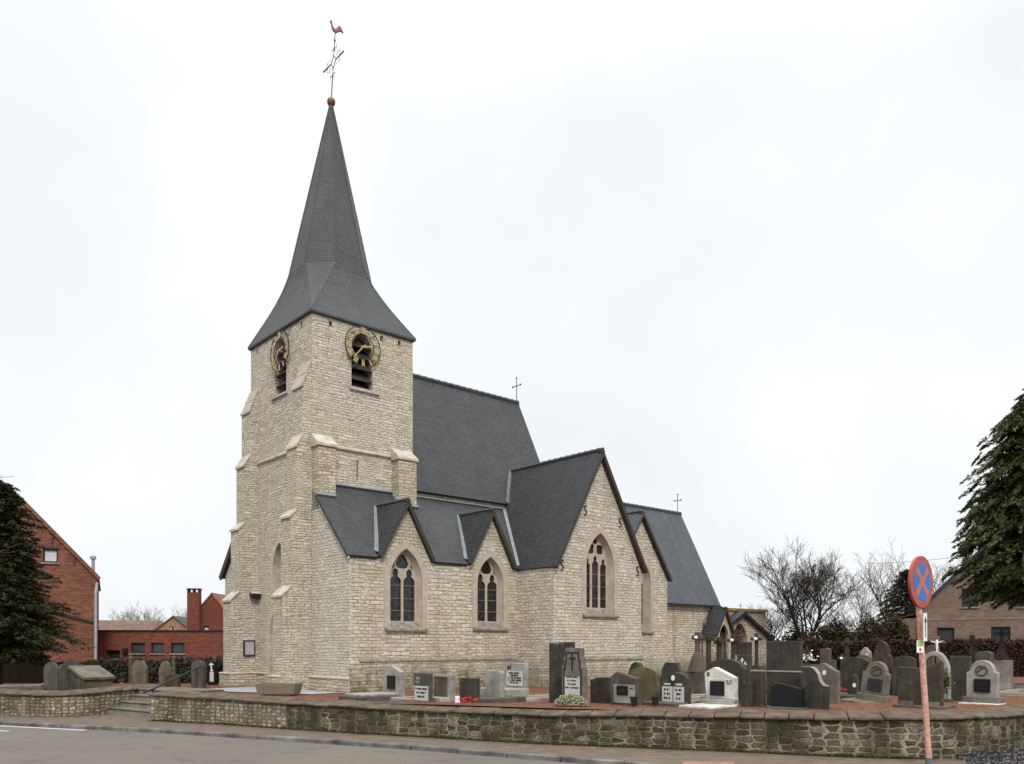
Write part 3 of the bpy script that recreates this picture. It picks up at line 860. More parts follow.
def shrink(P, d):
    n = len(P); out = []
    for i in range(n):
        a = Vector(P[i - 1]); b = Vector(P[i]); c = Vector(P[(i + 1) % n])
        d1 = (b - a).normalized(); d2 = (c - b).normalized()
        n1 = Vector((-d1.y, d1.x)); n2 = Vector((-d2.y, d2.x))
        k = (n1 + n2); k = k / max(k.length_squared, 0.4) * 2
        q = b + k * d
        out.append((q.x, q.y))
    return out
surround('door_arch', DOOR_W, 0.16, (0, 0, 0), -Y, M['dressedpale'], 0.015, 0.33)
surround('west_window_frame', WIN_W, 0.15, (0, 0, 0), -Y, M['dressedpale'], 0.015, 0.33)
m = MB(); m.plate(DOOR_W, [], (0.34, 0, 0), -Y, Z, -0.06, 0); 
for k in range(6): m.box(0.318, 0.342, 3.80 + k * 0.25, 3.815 + k * 0.25, 0.06, 2.0)
dr = m.build('door', M['door'], CH)
MB().box(0.26, 0.318, 5.0, 5.03, 1.0, 1.18).build('handle', M['iron'], dr)
MB().box(0.306, 0.318, 4.62, 4.98, 1.30, 1.75).build('door_notice', M['white'], dr)
m = MB(); m.plate(WIN_W, [], (0.36, 0, 0), -Y, Z, -0.02, 0); wv = m.build('west_window', M['glass'], CH)
m = MB(); m.box(0.28, 0.355, 4.44, 4.50, 3.0, 4.5); m.build('mullion', M['dressed'], wv)
m = MB(); m.bar((0.03, 5.35, 0.06), (0.03, 3.6, 0.06), 0.5, 0.12); m.build('door_step', M['step'], CH)

# buttresses: west-projecting pair, stepped
def wedge_body(mb, u_out, u_in, v0, v1, z, rise):
    a = [(u_out, v0, z), (u_in, v0, z + rise), (u_in, v0, z)]
    b = [(x, v1, zz) for x, _, zz in a]
    mb.face(a[::-1]); mb.face(b)
    for i in range(3):
        j = (i + 1) % 3; mb.face([a[i], a[j], b[j], b[i]])
def coping_slab(u_out, u_in, v0, v1, z, rise, par, lip=0.045, th=0.045, mat='dressedpale'):
    k = rise / (u_in - u_out)
    P = [(u_out - lip, z - lip * k * 0.3 - 0.035), (u_out - lip, z - lip * k * 0.3 + th * 0.7), (u_in, z + rise + th), (u_in, z + rise - 0.01), (u_out, z - 0.01)]
    mb = MB(); a = [(p[0], v0 - lip * 0.7, p[1]) for p in P]; b = [(p[0], v1 + lip * 0.7, p[1]) for p in P]
    mb.face(a[::-1]); mb.face(b)
    for i in range(5):
        j = (i + 1) % 5; mb.face([a[i], a[j], b[j], b[i]])
    return mb.build('coping', M[mat], par)
ST = [(-0.97, 0.0, 2.92), (-0.70, 2.92, 5.36), (-0.50, 5.36, 7.56), (-0.31, 7.56, 9.46)]
for (v0, v1) in ((2.27, 2.94), (6.10, 6.76)):
    m = MB(); todo = []
    for k, (uo, z0, z1) in enumerate(ST):
        nxt = ST[k + 1][0] if k < 3 else 0.0
        rise = abs(nxt - uo) * (1.0, 1.05, 1.9, 2.5)[k]
        m.box(uo, 0.0, v0, v1, z0, z1)
        wedge_body(m, uo, nxt, v0 + 0.001, v1 - 0.001, z1 + 0.001, rise)
        todo.append((uo, nxt, z1, rise))
    bo = m.build('buttress', M['tower'], CH)
    for k, (uo, nxt, z1, rise) in enumerate(todo):
        if k < 3: coping_slab(uo, nxt, v0, v1, z1, rise, bo)
        else:
            h = (nxt - uo) / 2
            coping_slab(uo, uo + h, v0, v1, z1, rise / 2, bo, mat='dressed'); coping_slab(uo + h, nxt, v0, v1, z1 + rise / 2 + 0.03, rise / 2, bo, lip=0.02, mat='dressed')
    pm = MB(); pm.box(-1.07, -0.02, v0 - (0.09 if v0 > 5 else -0.01), v1 + 0.09, 0, 0.40); pm.build('buttress_plinth', M['plinth'], bo)
    pm = MB(); lo = v0 - (0.11 if v0 > 5 else -0.01)
    P = [(-1.09, 0.40), (-1.09, 0.45), (-0.96, 0.53), (-0.03, 0.53), (-0.03, 0.40)]
    pm.box(-1.09, -0.03, lo, v1 + 0.11, 0.40, 0.47); pm.build('plinth_coping', M['dressedpale'], bo, bevel=0.025)
# tower plinth between the buttresses
for a_, b_ in ((3.04, 3.52), (5.42, 6.0)):
    MB().box(-0.08, 0.0, a_, b_, 0, 0.40).build('tower_plinth', M['plinth'], CH)
    MB().box(-0.11, 0.0, a_, b_, 0.40, 0.47).build('tower_plinth_coping', M['dressedpale'], CH, bevel=0.02)
# south-projecting pair rising out of the aisle roof
for (u0, u1) in ((0.0, 0.60), (2.95, 3.66)):
    m = MB(); m.box(u0, u1, 1.82, TV0, 5.6, 7.62); bo = m.build('buttress', M['warm'], CH)
    cp = MB()
    a = [(u0 - 0.05, 1.77, 7.57), (u0 - 0.05, 1.77, 7.65), (u0 - 0.05, TV0, 8.02), (u0 - 0.05, TV0, 7.57)]
    b = [(u1 + 0.05, y, z) for _, y, z in a]
    cp.face(a); cp.face(b[::-1])
    for i in range(4):
        j = (i + 1) % 4; cp.face([b[i], b[j], a[j], a[i]])
    cp.build('coping', M['dressedpale'], bo, bevel=0.008)
# string course
m = MB()
def string(a, b, n):
    a = Vector(a); b = Vector(b); n = Vector(n)
    P = [(0, 0.05), (0.07, 0.0), (0.07, -0.05), (0.0, -0.11)]
    A = [a + n * p[0] + Z * p[1] for p in P]; B = [b + n * p[0] + Z * p[1] for p in P]
    m.face(A[::-1]); m.face(B)
    for i in range(4):
        j = (i + 1) % 4; m.face([A[i], A[j], B[j], B[i]])
string((0.66, TV0, 7.72), (2.9, TV0, 7.72), (0, -1, 0)); string((0, 6.05, 7.70), (0, 2.99, 7.70), (-1, 0, 0)); string((3.71, TV0, 7.72), (3.95, TV0, 7.72), (0, -1, 0))
m.build('string_course', M['dressedpale'], CH)

# spire
SC = Vector((1.92, 4.475, 0)); ov = 0.08
ZB, ZT, RO = 14.12, 20.12, 1.29
sq = [Vector((TU0 - ov, TV0 - ov, TE)), Vector((TU1 + ov, TV0 - ov, TE)), Vector((TU1 + ov, TV1 + ov, TE)), Vector((TU0 - ov, TV1 + ov, TE))]
def octo(r, z):
    c = r * math.tan(PI / 8)
    return [SC + Vector(p) + Z * z for p in ((-c, -r, 0), (c, -r, 0), (r, -c, 0), (r, c, 0), (c, r, 0), (-c, r, 0), (-r, c, 0), (-r, -c, 0))]
o1 = octo(RO, ZB); o2 = octo(0.05, ZT)
om = octo(RO * 0.985 + 0.10, ZB - 0.30)
m = MB()
for k in range(8):
    m.face([o1[k], o1[(k + 1) % 8], o2[(k + 1) % 8], o2[k]])
cor = {7: 0, 0: 0, 1: 1, 2: 1, 3: 2, 4: 2, 5: 3, 6: 3}
def flare(k, t, inset):
    p = o1[k].lerp(sq[cor[k]], t); c = Vector((SC.x - p.x, SC.y - p.y, 0)).normalized()
    return p + c * inset
TS = (0.12, 0.26, 0.42, 0.60, 0.80)
rings = [o1] + [[flare(k, t, 0.66 * t * (1 - t) ** 1.3) for k in range(8)] for t in TS]
for A, B in zip(rings[:-1], rings[1:]):
    for k in range(8):
        j = (k + 1) % 8; m.face([B[k], B[j], A[j], A[k]])
L_ = rings[-1]
for a, b, i, j in ((0, 1, 0, 1), (2, 3, 1, 2), (4, 5, 2, 3), (6, 7, 3, 0)): m.face([sq[i], sq[j], L_[b], L_[a]])
for i, (a, b) in zip(range(4), ((7, 0), (1, 2), (3, 4), (5, 6))): m.face([sq[i], L_[b], L_[a]])
m.face(sq[::-1]); m.face(o2)
m.face([p - Z * 0.06 for p in sq][::-1])
for i in range(4):
    j = (i + 1) % 4; m.face([sq[i] - Z * 0.06, sq[j] - Z * 0.06, sq[j], sq[i]])
sp = m.build('spire', M['slate2'], CH)
m = MB()
for k in range(8): m.tube([o1[k] + Z * 0.01, o2[k] + Z * 0.01], 0.022, 5)
for i, (a, b) in zip(range(4), ((7, 0), (1, 2), (3, 4), (5, 6))):
    for q in (a, b): m.tube([sq[i] + Z * 0.005] + [r_[q] + Z * 0.005 for r_ in rings[::-1]], 0.013, 5)
m.build('hip_ridge', M['slate2'], sp)
m = MB(); m.lathe([(0.062, 19.75), (0.07, 20.12), (0.05, 20.16)], SC, 10); m.build('lead_cap', M['lead'], sp)
# eave board and gutters
m = MB()
m.bar((-0.05, TV0 - 0.03, TE - 0.08), (TU1 + 0.05, TV0 - 0.03, TE - 0.08), 0.05, 0.035); m.bar((-0.03, TV0 - 0.05, TE - 0.082), (-0.03, TV1 + 0.05, TE - 0.082), 0.05, 0.035)
m.build('eave_board', M['barge'], sp)
# ball, cross and weathercock
ball = MB(); ball.lathe([(0.01, -0.155)] + [(0.145 * math.cos(a), 0.155 * math.sin(a)) for a in [R(x) for x in range(-75, 90, 15)]] + [(0.01, 0.156)], SC + Z * 20.26, 14)
ball.build('spire_ball', M['copper'], CH, smooth=True)
m = MB(); zc0 = 21.66
m.tube([SC + Z * 20.4, SC + Z * 21.20], 0.022, 6); m.tube([SC + Z * 22.05, SC + Z * 22.72], 0.018, 6)
# horizontal arm lies along the nave (v direction seen at a slant): arms split into a diamond at the crossing
ad = Vector((0.0, -1.0, 0))
rr = 0.16
m.tube([SC + Z * 21.20, SC + Z * 21.42, SC + ad * rr + Z * zc0], 0.016, 5); m.tube([SC + Z * 21.42, SC - ad * rr + Z * zc0], 0.016, 5)
m.tube([SC + Z * 22.05, SC + Z * 21.90, SC + ad * rr + Z * zc0], 0.016, 5); m.tube([SC + Z * 21.90, SC - ad * rr + Z * zc0], 0.016, 5)
for s in (-1, 1):
    m.tube([SC + ad * s * rr + Z * zc0, SC + ad * s * 0.70 + Z * zc0], [0.022, 0.028], 5)
    for q in (-1, 1):
        m.tube([SC + ad * s * 0.40 + Z * zc0, SC + ad * s * 0.46 + Z * (zc0 + q * 0.14), SC + ad * s * 0.36 + Z * (zc0 + q * 0.20)], 0.010, 4)
        m.tube([SC + ad * s * 0.20 + Z * (zc0 + q * 0.12), SC + ad * s * 0.30 + Z * (zc0 + q * 0.26)], 0.010, 4)
        m.tube([SC + Z * (zc0 + q * 0.50), SC + ad * s * 0.14 + Z * (zc0 + q * 0.42), SC + ad * s * 0.18 + Z * (zc0 + q * 0.52)], 0.010, 4)
for z in (21.15, 22.1, 22.4): m.tube([SC + Z * (z - 0.05), SC + Z * z, SC + Z * (z + 0.05)], [0.02, 0.04, 0.02], 6)
LEAN = Vector((0.80, -0.6, 0)) * 0.058
for v in m.v: v += LEAN * (v.z - 20.3)
m.build('spire_cross', M['iron'], CH)
# cock: flat beaten-metal silhouette with real thickness
ck = [(-0.30, 0.42), (-0.26, 0.48), (-0.20, 0.46), (-0.19, 0.38), (-0.15, 0.22), (-0.06, 0.12), (0.05, 0.12), (0.12, 0.22), (0.20, 0.30), (0.32, 0.26), (0.38, 0.14), (0.46, 0.04), (0.42, 0.0), (0.30, 0.06), (0.22, 0.04), (0.16, 0.0), (0.02, -0.06), (-0.10, -0.03), (-0.20, 0.06), (-0.25, 0.22), (-0.26, 0.34), (-0.33, 0.38)]
m = MB(); m.plate([(x * 0.60, z * 0.74) for x, z in ck], [], SC + Z * 22.72 + LEAN * 2.5, Vector((0.93, -0.36, 0)).normalized(), Z, -0.03, 0.03)
wc = m.build('weathercock', M['cock'], CH, bevel=0.015)

# clocks
def clock(o, ax):
    o = Vector(o); n = ax.cross(Z)
    F = MB(); 
    ring = lambda r0, r1, t0, t1: F.plate(circ(0, 0, r1, 40), [circ(0, 0, r0, 40)], o, ax, Z, t0, t1)
    ring(0.642, 0.668, 0.10, 0.125); ring(0.400, 0.416, 0.10, 0.125)
    for k in range(4):
        a = R(45 + 90 * k); d = ax * math.cos(a) + Z * math.sin(a)
        F.bar(o + d * 0.64, o + d * 0.64 - n * 0.0 + n * 0.10, 0.02)
    f = F.build('clock_face', M['black'], CH)
    ROM = ['XII', 'I', 'II', 'III', 'IIII', 'V', 'VI', 'VII', 'VIII', 'IX', 'X', 'XI']
    cw = {'I': 0.042, 'V': 0.075, 'X': 0.08}
    for h, s in enumerate(ROM):
        a = R(90 - 30 * h); rad = ax * math.cos(a) + Z * math.sin(a); tan = ax * math.sin(a) - Z * math.cos(a)
        m = MB(); tot = sum(cw[c] for c in s); x = -tot / 2
        for c in s:
            w = cw[c]; mid = x + w / 2
            P = lambda dx, r: o + rad * r + tan * (mid + dx) + n * 0.128
            if c == 'I': m.bar(P(0, 0.425), P(0, 0.628), 0.032, 0.012, n)
            elif c == 'V': m.bar(P(-w * .36, 0.628), P(0, 0.425), 0.032, 0.012, n); m.bar(P(w * .36, 0.628), P(0, 0.425), 0.022, 0.012, n)
            else: m.bar(P(-w * .36, 0.628), P(w * .36, 0.425), 0.032, 0.012, n); m.bar(P(w * .36, 0.628), P(-w * .36, 0.425), 0.022, 0.012, n)
            x += w
        m.build('numeral', M['gold'], f)
    for ang, L, w in ((222, 0.56, 0.035), (78, 0.36, 0.05)):
        a = R(90 - ang); d = ax * math.cos(a) + Z * math.sin(a)
        m = MB(); c = o + n * 0.15
        sd_ = ax * math.sin(a) - Z * math.cos(a)
        m.plate([(-0.10, -w * .4), (0, -w * .6), (L * 0.7, -w * .45), (L * 0.78, -w), (L, 0), (L * 0.78, w), (L * 0.7, w * .45), (0, w * .6), (-0.10, w * .4)], [], c, d, -sd_ if d.cross(-sd_).dot(n) > 0 else sd_, -0.006, 0.006)
        m.build('hand', M['gold'], f)
    m = MB(); m.tube([o + n * 0.02, o + n * 0.17], 0.035, 8); m.build('hub', M['gold'], f)
    m = MB()
    for k in range(2):
        a = R(-38 + 90 * k * 1.0); d = ax * math.cos(a) + Z * math.sin(a)
        m.bar(o - d * 0.40 + n * 0.10, o + d * 0.40 + n * 0.10, 0.012)
    m.build('brace', M['black'], f)
clock((1.77, TV0, 11.09), X); clock((0, 4.24, 11.06), -Y)

# floodlight and notice board on the north buttress
m = MB(); m.obox((-0.16, 5.98, 3.10), X, Vector((0, -0.9, -0.35)).normalized(), Vector((0, -0.35, 0.9)).normalized(), 0.17, 0.11, 0.07)
fl = m.build('floodlight', M['black'], CH); MB().box(-0.30, -0.02, 5.87, 6.09, 3.17, 3.20).build('visor', M['white'], fl)  # visor coloured white: its lit look is painted in
m = MB(); m.box(-0.55, -0.14, 6.03, 6.1, 1.02, 1.56); nb = m.build('notice_board', M['frame'], CH); MB().box(-0.50, -0.19, 6.02, 6.028, 1.07, 1.51).build('notice', M['paper'], nb)

# ---------------- aisle (south) and its mirror on the north
RS = 1.05
def arect(*a): return rect(*a)
W1 = arch(1.18, 3.40, 2.10, 10, 0.92, 2.00); W2 = arch(1.14, 3.42, 2.16, 10, 0.92, 5.38)
def drop(P, d=0.20):
    zb = min(p[1] for p in P); return [(x, z - d if z < zb + 1e-6 else z) for x, z in P]
D1, D2, DH = 1.99, 5.40, 0.96
def dormprof(c, ap, zb): return [(c - DH, zb), (c - DH, 4.12), (c, ap), (c + DH, 4.12), (c + DH, zb)]
out = [(0.06, 0), (6.6, 0), (6.6, 3.98), (D2 + DH, 3.98), (D2 + DH, 4.14), (D2, 5.86), (D2 - DH, 4.14), (D2 - DH, 3.98), (D1 + DH, 3.98), (D1 + DH, 4.12), (D1, 5.80), (D1 - DH, 4.12), (D1 - DH, 3.98), (0.06, 3.98)]
m = MB(); m.plate(out, [drop(W1), drop(W2)], (0, 0, 0), X, Z, -0.45, 0); m.build('aisle_wall', M['aisle'], CH)
# west end walls (south and north aisles)
m = MB(); m.plate([(-2.26, 0), (0.0, 0), (0.0, 3.98), (-2.26, 6.36)], [], (0.0, 0, 0), -Y, Z, -0.06, 0.0)
m.build('aisle_end_wall', M['pale'], CH)
m = MB(); m.plate([(-8.95, 0), (-6.72, 0), (-6.72, 6.3), (-8.95, 3.9)], [], (0.0, 0, 0), -Y, Z, -0.45, 0); m.build('aisle_end_wall', M['pale'], CH)
m = MB(); m.box(0.45, 10.6, 8.5, 8.95, 0, 3.95); m.build('north_aisle_wall', M['aisle'], CH)
# plinth of the west end + weathered offset of the south wall
for a_, b_ in ((-0.06, 2.26), (6.87, 8.95)):
    MB().box(-0.10, 0.0, a_, b_, 0, 0.38).build('aisle_plinth', M['plinth'], CH)
    MB().box(-0.13, 0.0, a_ - 0.03, b_, 0.38, 0.45).build('aisle_plinth_coping', M['dressedpale'], CH, bevel=0.02)
m = MB(); 
m.plate([(-0.09, 0), (0, 0), (0, 1.02), (-0.05, 0.96), (-0.09, 0.90)], [], (0.0, 0, 0), Y, Z, 0.02, 6.58); 
def sprism(prof, u0, u1):
    """extrude an outline given in (v, z) from u0 to u1"""
    q = MB(); a = [(u0, p[0], p[1]) for p in prof]; b = [(u1, p[0], p[1]) for p in prof]
    n = len(prof)
    q.face(a); q.face(b[::-1])
    for i in range(n):
        j = (i + 1) % n; q.face([a[j], a[i], b[i], b[j]])
    return q
q = sprism([(-0.08, 0), (-0.08, 0.90), (-0.05, 0.96), (0, 0.97), (0, 0)], 0.0, 6.52); q.build('aisle_wall_base', M['aisle'], CH)
q = sprism([(-0.11, 0.90), (-0.11, 0.93), (-0.002, 1.0), (-0.002, 0.90)], 0.30, 6.5); q.build('wall_offset', M['dressedgrey'], CH)
# quoins at the aisle's south-west corner
m = MB()
for k in range(16):
    z = 1.0 + k * 0.185
    if z > 3.7: break
# roof slabs helper
def slab(pts, th=0.09):
    """planar polygon (outer face up) with thickness"""
    q = MB(); P = [Vector(p) for p in pts]
    n = (P[1] - P[0]).cross(P[2] - P[0]).normalized()
    if n.z < 0: P.reverse(); n = -n
    lo = [p - n * th for p in P]
    q.face(P); q.face(lo[::-1])
    for i in range(len(P)):
        j = (i + 1) % len(P); q.face([P[i], lo[i], lo[j], P[j]])
    return q
def join(*ms):
    r = MB()
    for a in ms:
        b = len(r.v); r.v += a.v; r.f += [tuple(i + b for i in f) for f in a.f]
    return r
EV, EZ = -0.10, 4.13 - 0.10 * RS        # eave line of the aisle roof
def ar(u, v): return (u, v, 4.13 + v * RS)
# main aisle roof, cut round the dormers: strips between them
def vval(z): return (z - 4.13) / RS
k1, k2 = 5.88, 5.94
ms = [slab([ar(-0.10, EV), ar(D1 - DH - 0.10, EV), ar(D1 - DH - 0.10, 0.04), ar(D1, vval(k1)), ar(D1, 2.25), ar(0.6, 2.25), ar(0.6, 1.82), ar(-0.10, 1.82)]),
      slab([ar(D1 + DH + 0.10, EV), ar(D2 - DH - 0.10, EV), ar(D2 - DH - 0.10, 0.04), ar(D2, vval(k2)), ar(D2, 2.25), ar(D1, 2.25), ar(D1, vval(k1)), ar(D1 + DH + 0.10, 0.04)]),
      slab([ar(D2 + DH + 0.10, EV), ar(6.62, EV), ar(8.0, 2.25), ar(D2, 2.25), ar(D2, vval(k2)), ar(D2 + DH + 0.10, 0.04)])]
join(*ms).build('aisle_roof', M['slate'], CH)
slab([(-0.10, 9.11, 4.0 - 0.16 * RS + .09), (10.6, 9.11, 4.0 - .16 * RS + .09), (10.6, 6.7, 6.54), (-0.10, 6.7, 6.54)]).build('aisle_roof', M['slate'], CH)
m = MB(); m.bar((-0.12, 9.13, 3.87), (-0.12, 6.75, 6.46), 0.05, 0.20); m.build('verge_board', M['barge'], CH)
m = MB(); m.bar((-0.06, EV - 0.0, EZ - 0.12), (-0.06, 1.8, EZ + 1.9 * RS - 0.12), 0.05, 0.07); m.build('verge_board', M['dressed'], CH)
# gable roofs: two slabs, a dark soffit under the overhang and a thin pale edge
def gable_roof(name, c, ap, L, Rr_, v0, vwall, vb, vlow, mat, bth=0.05):
    """ridge at (c, ap) from v0 back to vb; L, Rr_ = (u, z) of the eave ends; the eave runs back to vlow"""
    a = slab([(c, v0, ap), (L[0], v0, L[1]), (L[0], vlow, L[1]), (c, vb, ap)], 0.05)
    b = slab([(c, v0, ap), (c, vb, ap), (Rr_[0], vlow, Rr_[1]), (Rr_[0], v0, Rr_[1])], 0.05)
    rf = join(a, b).build(name, M[mat], CH)
    for e in (L, Rr_):
        n = Vector((-(e[1] - ap), 0, (e[0] - c))).normalized()
        if n.z > 0: n = -n
        p0, p1 = Vector((c, 0, ap)), Vector((e[0], 0, e[1]))
        q = MB(); o1, o2 = n * 0.053, n * (0.053 + bth)
        lo = [p + o + Y * v for v in (v0 + 0.004, vwall + 0.0) for p, o in ((p0, o1), (p1, o1), (p1, o2), (p0, o2))]
        q.v = lo; q.f = [(0, 1, 2, 3), (7, 6, 5, 4), (0, 4, 5, 1), (1, 5, 6, 2), (2, 6, 7, 3), (3, 7, 4, 0)]
        q.build('soffit_board', M['barge'], rf)
    return rf
for c, ap in ((D1, k1), (D2, k2)):
    vb = vval(ap)
    dr_ = gable_roof('dormer_roof', c, ap, (c - DH - 0.06, 4.06), (c + DH + 0.06, 4.06), -0.17, 0.0, vb + 0.04, 0.04, 'slate4')
    m = MB(); m.tube([(c, -0.17, ap + 0.01), (c, vb, ap + 0.01)], 0.04, 6); m.build('ridge_tile', M['ridge'], dr_)
    m = MB()
    m.bar((c - 0.02, vb + 0.02, ap + 0.0), (c - DH - 0.06, 0.06, 4.13 + 0.06 * RS + 0.02), 0.13, 0.03, Vector((0, -0.7, 0.7)))
    m.build('valley_flashing', M['lead'], dr_)
# flashing against the tower
m = MB(); m.bar((0.62, 2.21, 6.52), (2.93, 2.21, 6.52), 0.10, 0.05, Vector((0, -.7, .7))); m.bar((-0.1, 1.79, 6.06), (0.58, 1.79, 6.06), 0.12, 0.06, Vector((0, -.7, .7)))
m.bar((3.68, 2.21, 6.50), (7.95, 2.21, 6.50), 0.08, 0.04, Vector((0, -.7, .7))); m.bar((2.93, 1.79, 6.06), (3.70, 1.79, 6.06), 0.12, 0.06, Vector((0, -.7, .7)))
m.build('lead_flashing', M['lead'], CH)

# ---------------- nave
NE = 10.55
m = MB(); m.box(TU1 + 0.003, NE, 2.27, 2.7, 0, 6.78); m.box(TU1 + 0.003, NE, 6.3, 6.70, 0, 6.78)
m.plate([(2.27, 0), (6.70, 0), (6.70, 6.7), (4.485, 11.3), (2.27, 6.7)], [], (NE, 0, 0), Y, Z, -0.4, 0.003)
m.build('nave_wall', M['warm'], CH)
NR, NZ = 11.50, 6.68
a = slab([(TU1, 4.485, NR), (TU1, 2.12, NZ), (NE + 0.12, 2.12, NZ), (NE + 0.12, 4.485, NR)])
b = slab([(TU1, 4.485, NR), (TU1, 6.85, NZ), (NE + 0.12, 6.85, NZ), (NE + 0.12, 4.485, NR)])
nrf = join(a, b).build('nave_roof', M['slate'], CH)
def ridge_tiles(u0, u1, v, z, par, axis=0, step=0.30):
    m = MB(); n = int((u1 - u0) / step)
    for k in range(n):
        p = u0 + (u1 - u0) * k / n; q = u0 + (u1 - u0) * (k + 0.97) / n
        A = (p, v, z) if axis == 0 else (v, p, z); B = (q, v, z + 0.012) if axis == 0 else (v, q, z + 0.012)
        m.tube([A, B], [0.055, 0.07], 6)
    m.build('ridge_tile', M['ridge'], par)
ridge_tiles(TU1, NE + 0.12, 4.485, NR + 0.02, nrf)
def iron_cross(u, v, z, h, w):
    m = MB()
    m.tube([(u, v, z), (u, v, z + h)], 0.018, 5)
    m.tube([(u, v - w, z + h * 0.68), (u, v + w, z + h * 0.68)], 0.018, 5)
    for p in ((u, v - w, z + h * .68), (u, v + w, z + h * .68), (u, v, z + h), (u, v, z + h * .68)):
        m.lathe([(0.01, -0.05), (0.045, 0), (0.01, 0.05)], p, 6)
    m.build('roof_cross', M['iron'], CH)
iron_cross(NE + 0.02, 4.485, NR, 1.02, 0.24)

# ---------------- south transept
TT0, TT1, TVF = 6.60, 11.10, -1.75
TC, TA = 8.84, 8.08
WT = arch(1.42, 4.06, 2.64, 12, 1.0, 8.88)
ts = (TA - 3.95) / (TT1 - TT0) * 2
m = MB()
m.plate([(TT0, 0), (TT1, 0), (TT1, 4.05), (TC, TA - 0.05), (TT0, 3.95)], [drop(WT)], (0, TVF, 0), X, Z, -0.45, 0)
m.plate(rect(-3.0, -(TVF + 0.45), 0, 3.95), [], (TT0, 0, 0), -Y, Z, -0.45, 0)
m.plate(rect(TVF + 0.45, 3.0, 0, 3.95), [], (TT1, 0, 0), Y, Z, -0.45, 0)
m.build('transept_wall', M['transept'], CH)
VB = 3.0
trf = gable_roof('transept_roof', TC, TA + 0.06, (TT0 - 0.06, 3.98), (TT1 + 0.16, 4.06), TVF - 0.20, TVF, VB, 2.1, 'slate4', 0.06)
ridge_tiles(TVF - 0.20, VB - 0.1, TC, TA + 0.08, trf, 1)
m = MB()   # valleys towards nave and aisle
m.bar((TC - 0.05, VB - 0.16, TA + 0.04), (8.0, 2.10, 6.70), 0.18, 0.05, Vector((0.4, -.6, .6)))
m.bar((7.93, 2.22, 6.52), (TT0 + 0.02, -0.06, 4.12), 0.16, 0.05, Vector((-0.4, -.6, .6)))
m.build('valley_flashing', M['lead'], trf)
q = sprism([(TVF - 0.07, 0), (TVF - 0.07, 0.88), (TVF - 0.04, 0.95), (TVF, 0.96), (TVF, 0)], TT0 - 0.05, TT1 + 0.05); q.build('transept_wall_base', M['transept'], CH)
q = sprism([(TVF - 0.10, 0.88), (TVF - 0.10, 0.91), (TVF - .002, 0.99), (TVF - .002, 0.88)], TT0 - 0.08, TT1 + 0.08); q.build('wall_offset', M['dressedgrey'], CH)
# S-shaped iron wall anchors
for (u, z) in ((7.0, 4.05), (10.85, 4.08), (8.12, 6.0), (9.90, 5.75)):
    m = MB(); c = Vector((u, TVF - 0.03, z)); h = 0.15
    m.tube([c + Vector((0.07, 0, h)), c + Vector((-0.02, 0, h * 1.05)), c + Vector((-0.06, 0, h * 0.5)), c, c + Vector((0.06, 0, -h * 0.5)), c + Vector((0.02, 0, -h * 1.05)), c + Vector((-0.07, 0, -h))], 0.02, 5)
    m.build('wall_anchor', M['black'], CH)

# ---------------- second gable east of the transept
G0, G1, GC, GA = 11.42, 14.85, 13.12, 6.62
gs = (GA - 4.0) / (G1 - GC)
WG = arch(1.00, 3.90, 2.14, 10, 1.0, 13.26)
m = MB()
m.plate([(G0 - 0.3, 0), (G1, 0), (G1, 4.05), (GC, GA - 0.04), (G0 - 0.3, 3.9)], [drop(WG)], (0, 0, 0), X, Z, -0.45, 0)
m.plate(rect(0.45, 2.3, 0, 3.95), [], (G1, 0, 0), Y, Z, -0.45, 0)
m.build('side_chapel_wall', M['transept'], CH)
gv = 3.95
grf = gable_roof('side_chapel_roof', GC, GA + 0.06, (G0 - 0.1, 4.02), (G1 + 0.14, 4.06), -0.20, 0.0, gv, 2.3, 'slate3', 0.06)
ridge_tiles(-0.18, gv - 0.1, GC, GA + 0.07, grf, 1)
m = MB(); m.bar((13.9, -0.03, 5.28), (13.9, -0.03, 5.62), 0.03, 0.03); m.build('wall_anchor', M['black'], CH)
# ---------------- chancel
CE = 21.55
m = MB(); m.box(G1, CE, 2.27, 2.7, 0, 3.4); m.box(NE, CE, 6.3, 6.7, 0, 3.4)
m.plate([(2.27, 0), (6.70, 0), (6.70, 3.4), (4.485, 7.95), (2.27, 3.4)], [], (CE, 0, 0), Y, Z, -0.4, 0.003)
m.build('chancel_wall', M['chancel'], CH)
CZ, CL = 8.03, 3.30
a = slab([(NE, 4.485, CZ), (NE, 2.10, CL), (CE + 0.15, 2.10, CL), (CE + 0.15, 4.485, CZ)])
b = slab([(NE, 4.485, CZ), (NE, 6.87, CL), (CE + 0.15, 6.87, CL), (CE + 0.15, 4.485, CZ)])
crf = join(a, b).build('chancel_roof', M['slate3'], CH)
ridge_tiles(NE + 0.1, CE + 0.15, 4.485, CZ + 0.02, crf)
m = MB(); m.bar((G1 + 0.2, 2.07, CL - 0.06), (CE + 0.15, 2.07, CL - 0.06), 0.08, 0.07); m.build('gutter', M['black'], crf)
iron_cross(CE - 0.1, 4.485, CZ, 0.95, 0.20)
m = MB(); m.tube([(15.35, 2.1, 3.2), (15.5, 2.2, 2.95), (15.7, 2.22, 2.8), (15.75, 2.22, 1.2)], 0.05, 6); m.build('downpipe', M['black'], CH)
m = MB(); m.box(15.2, 15.4, 2.05, 2.25, 2.85, 3.2); m.build('rainwater_head', M['black'], CH)
m = MB(); m.box(G1, CE, 2.18, 2.268, 0, 0.85); m.build('chancel_wall_base', M['chancel'], CH)

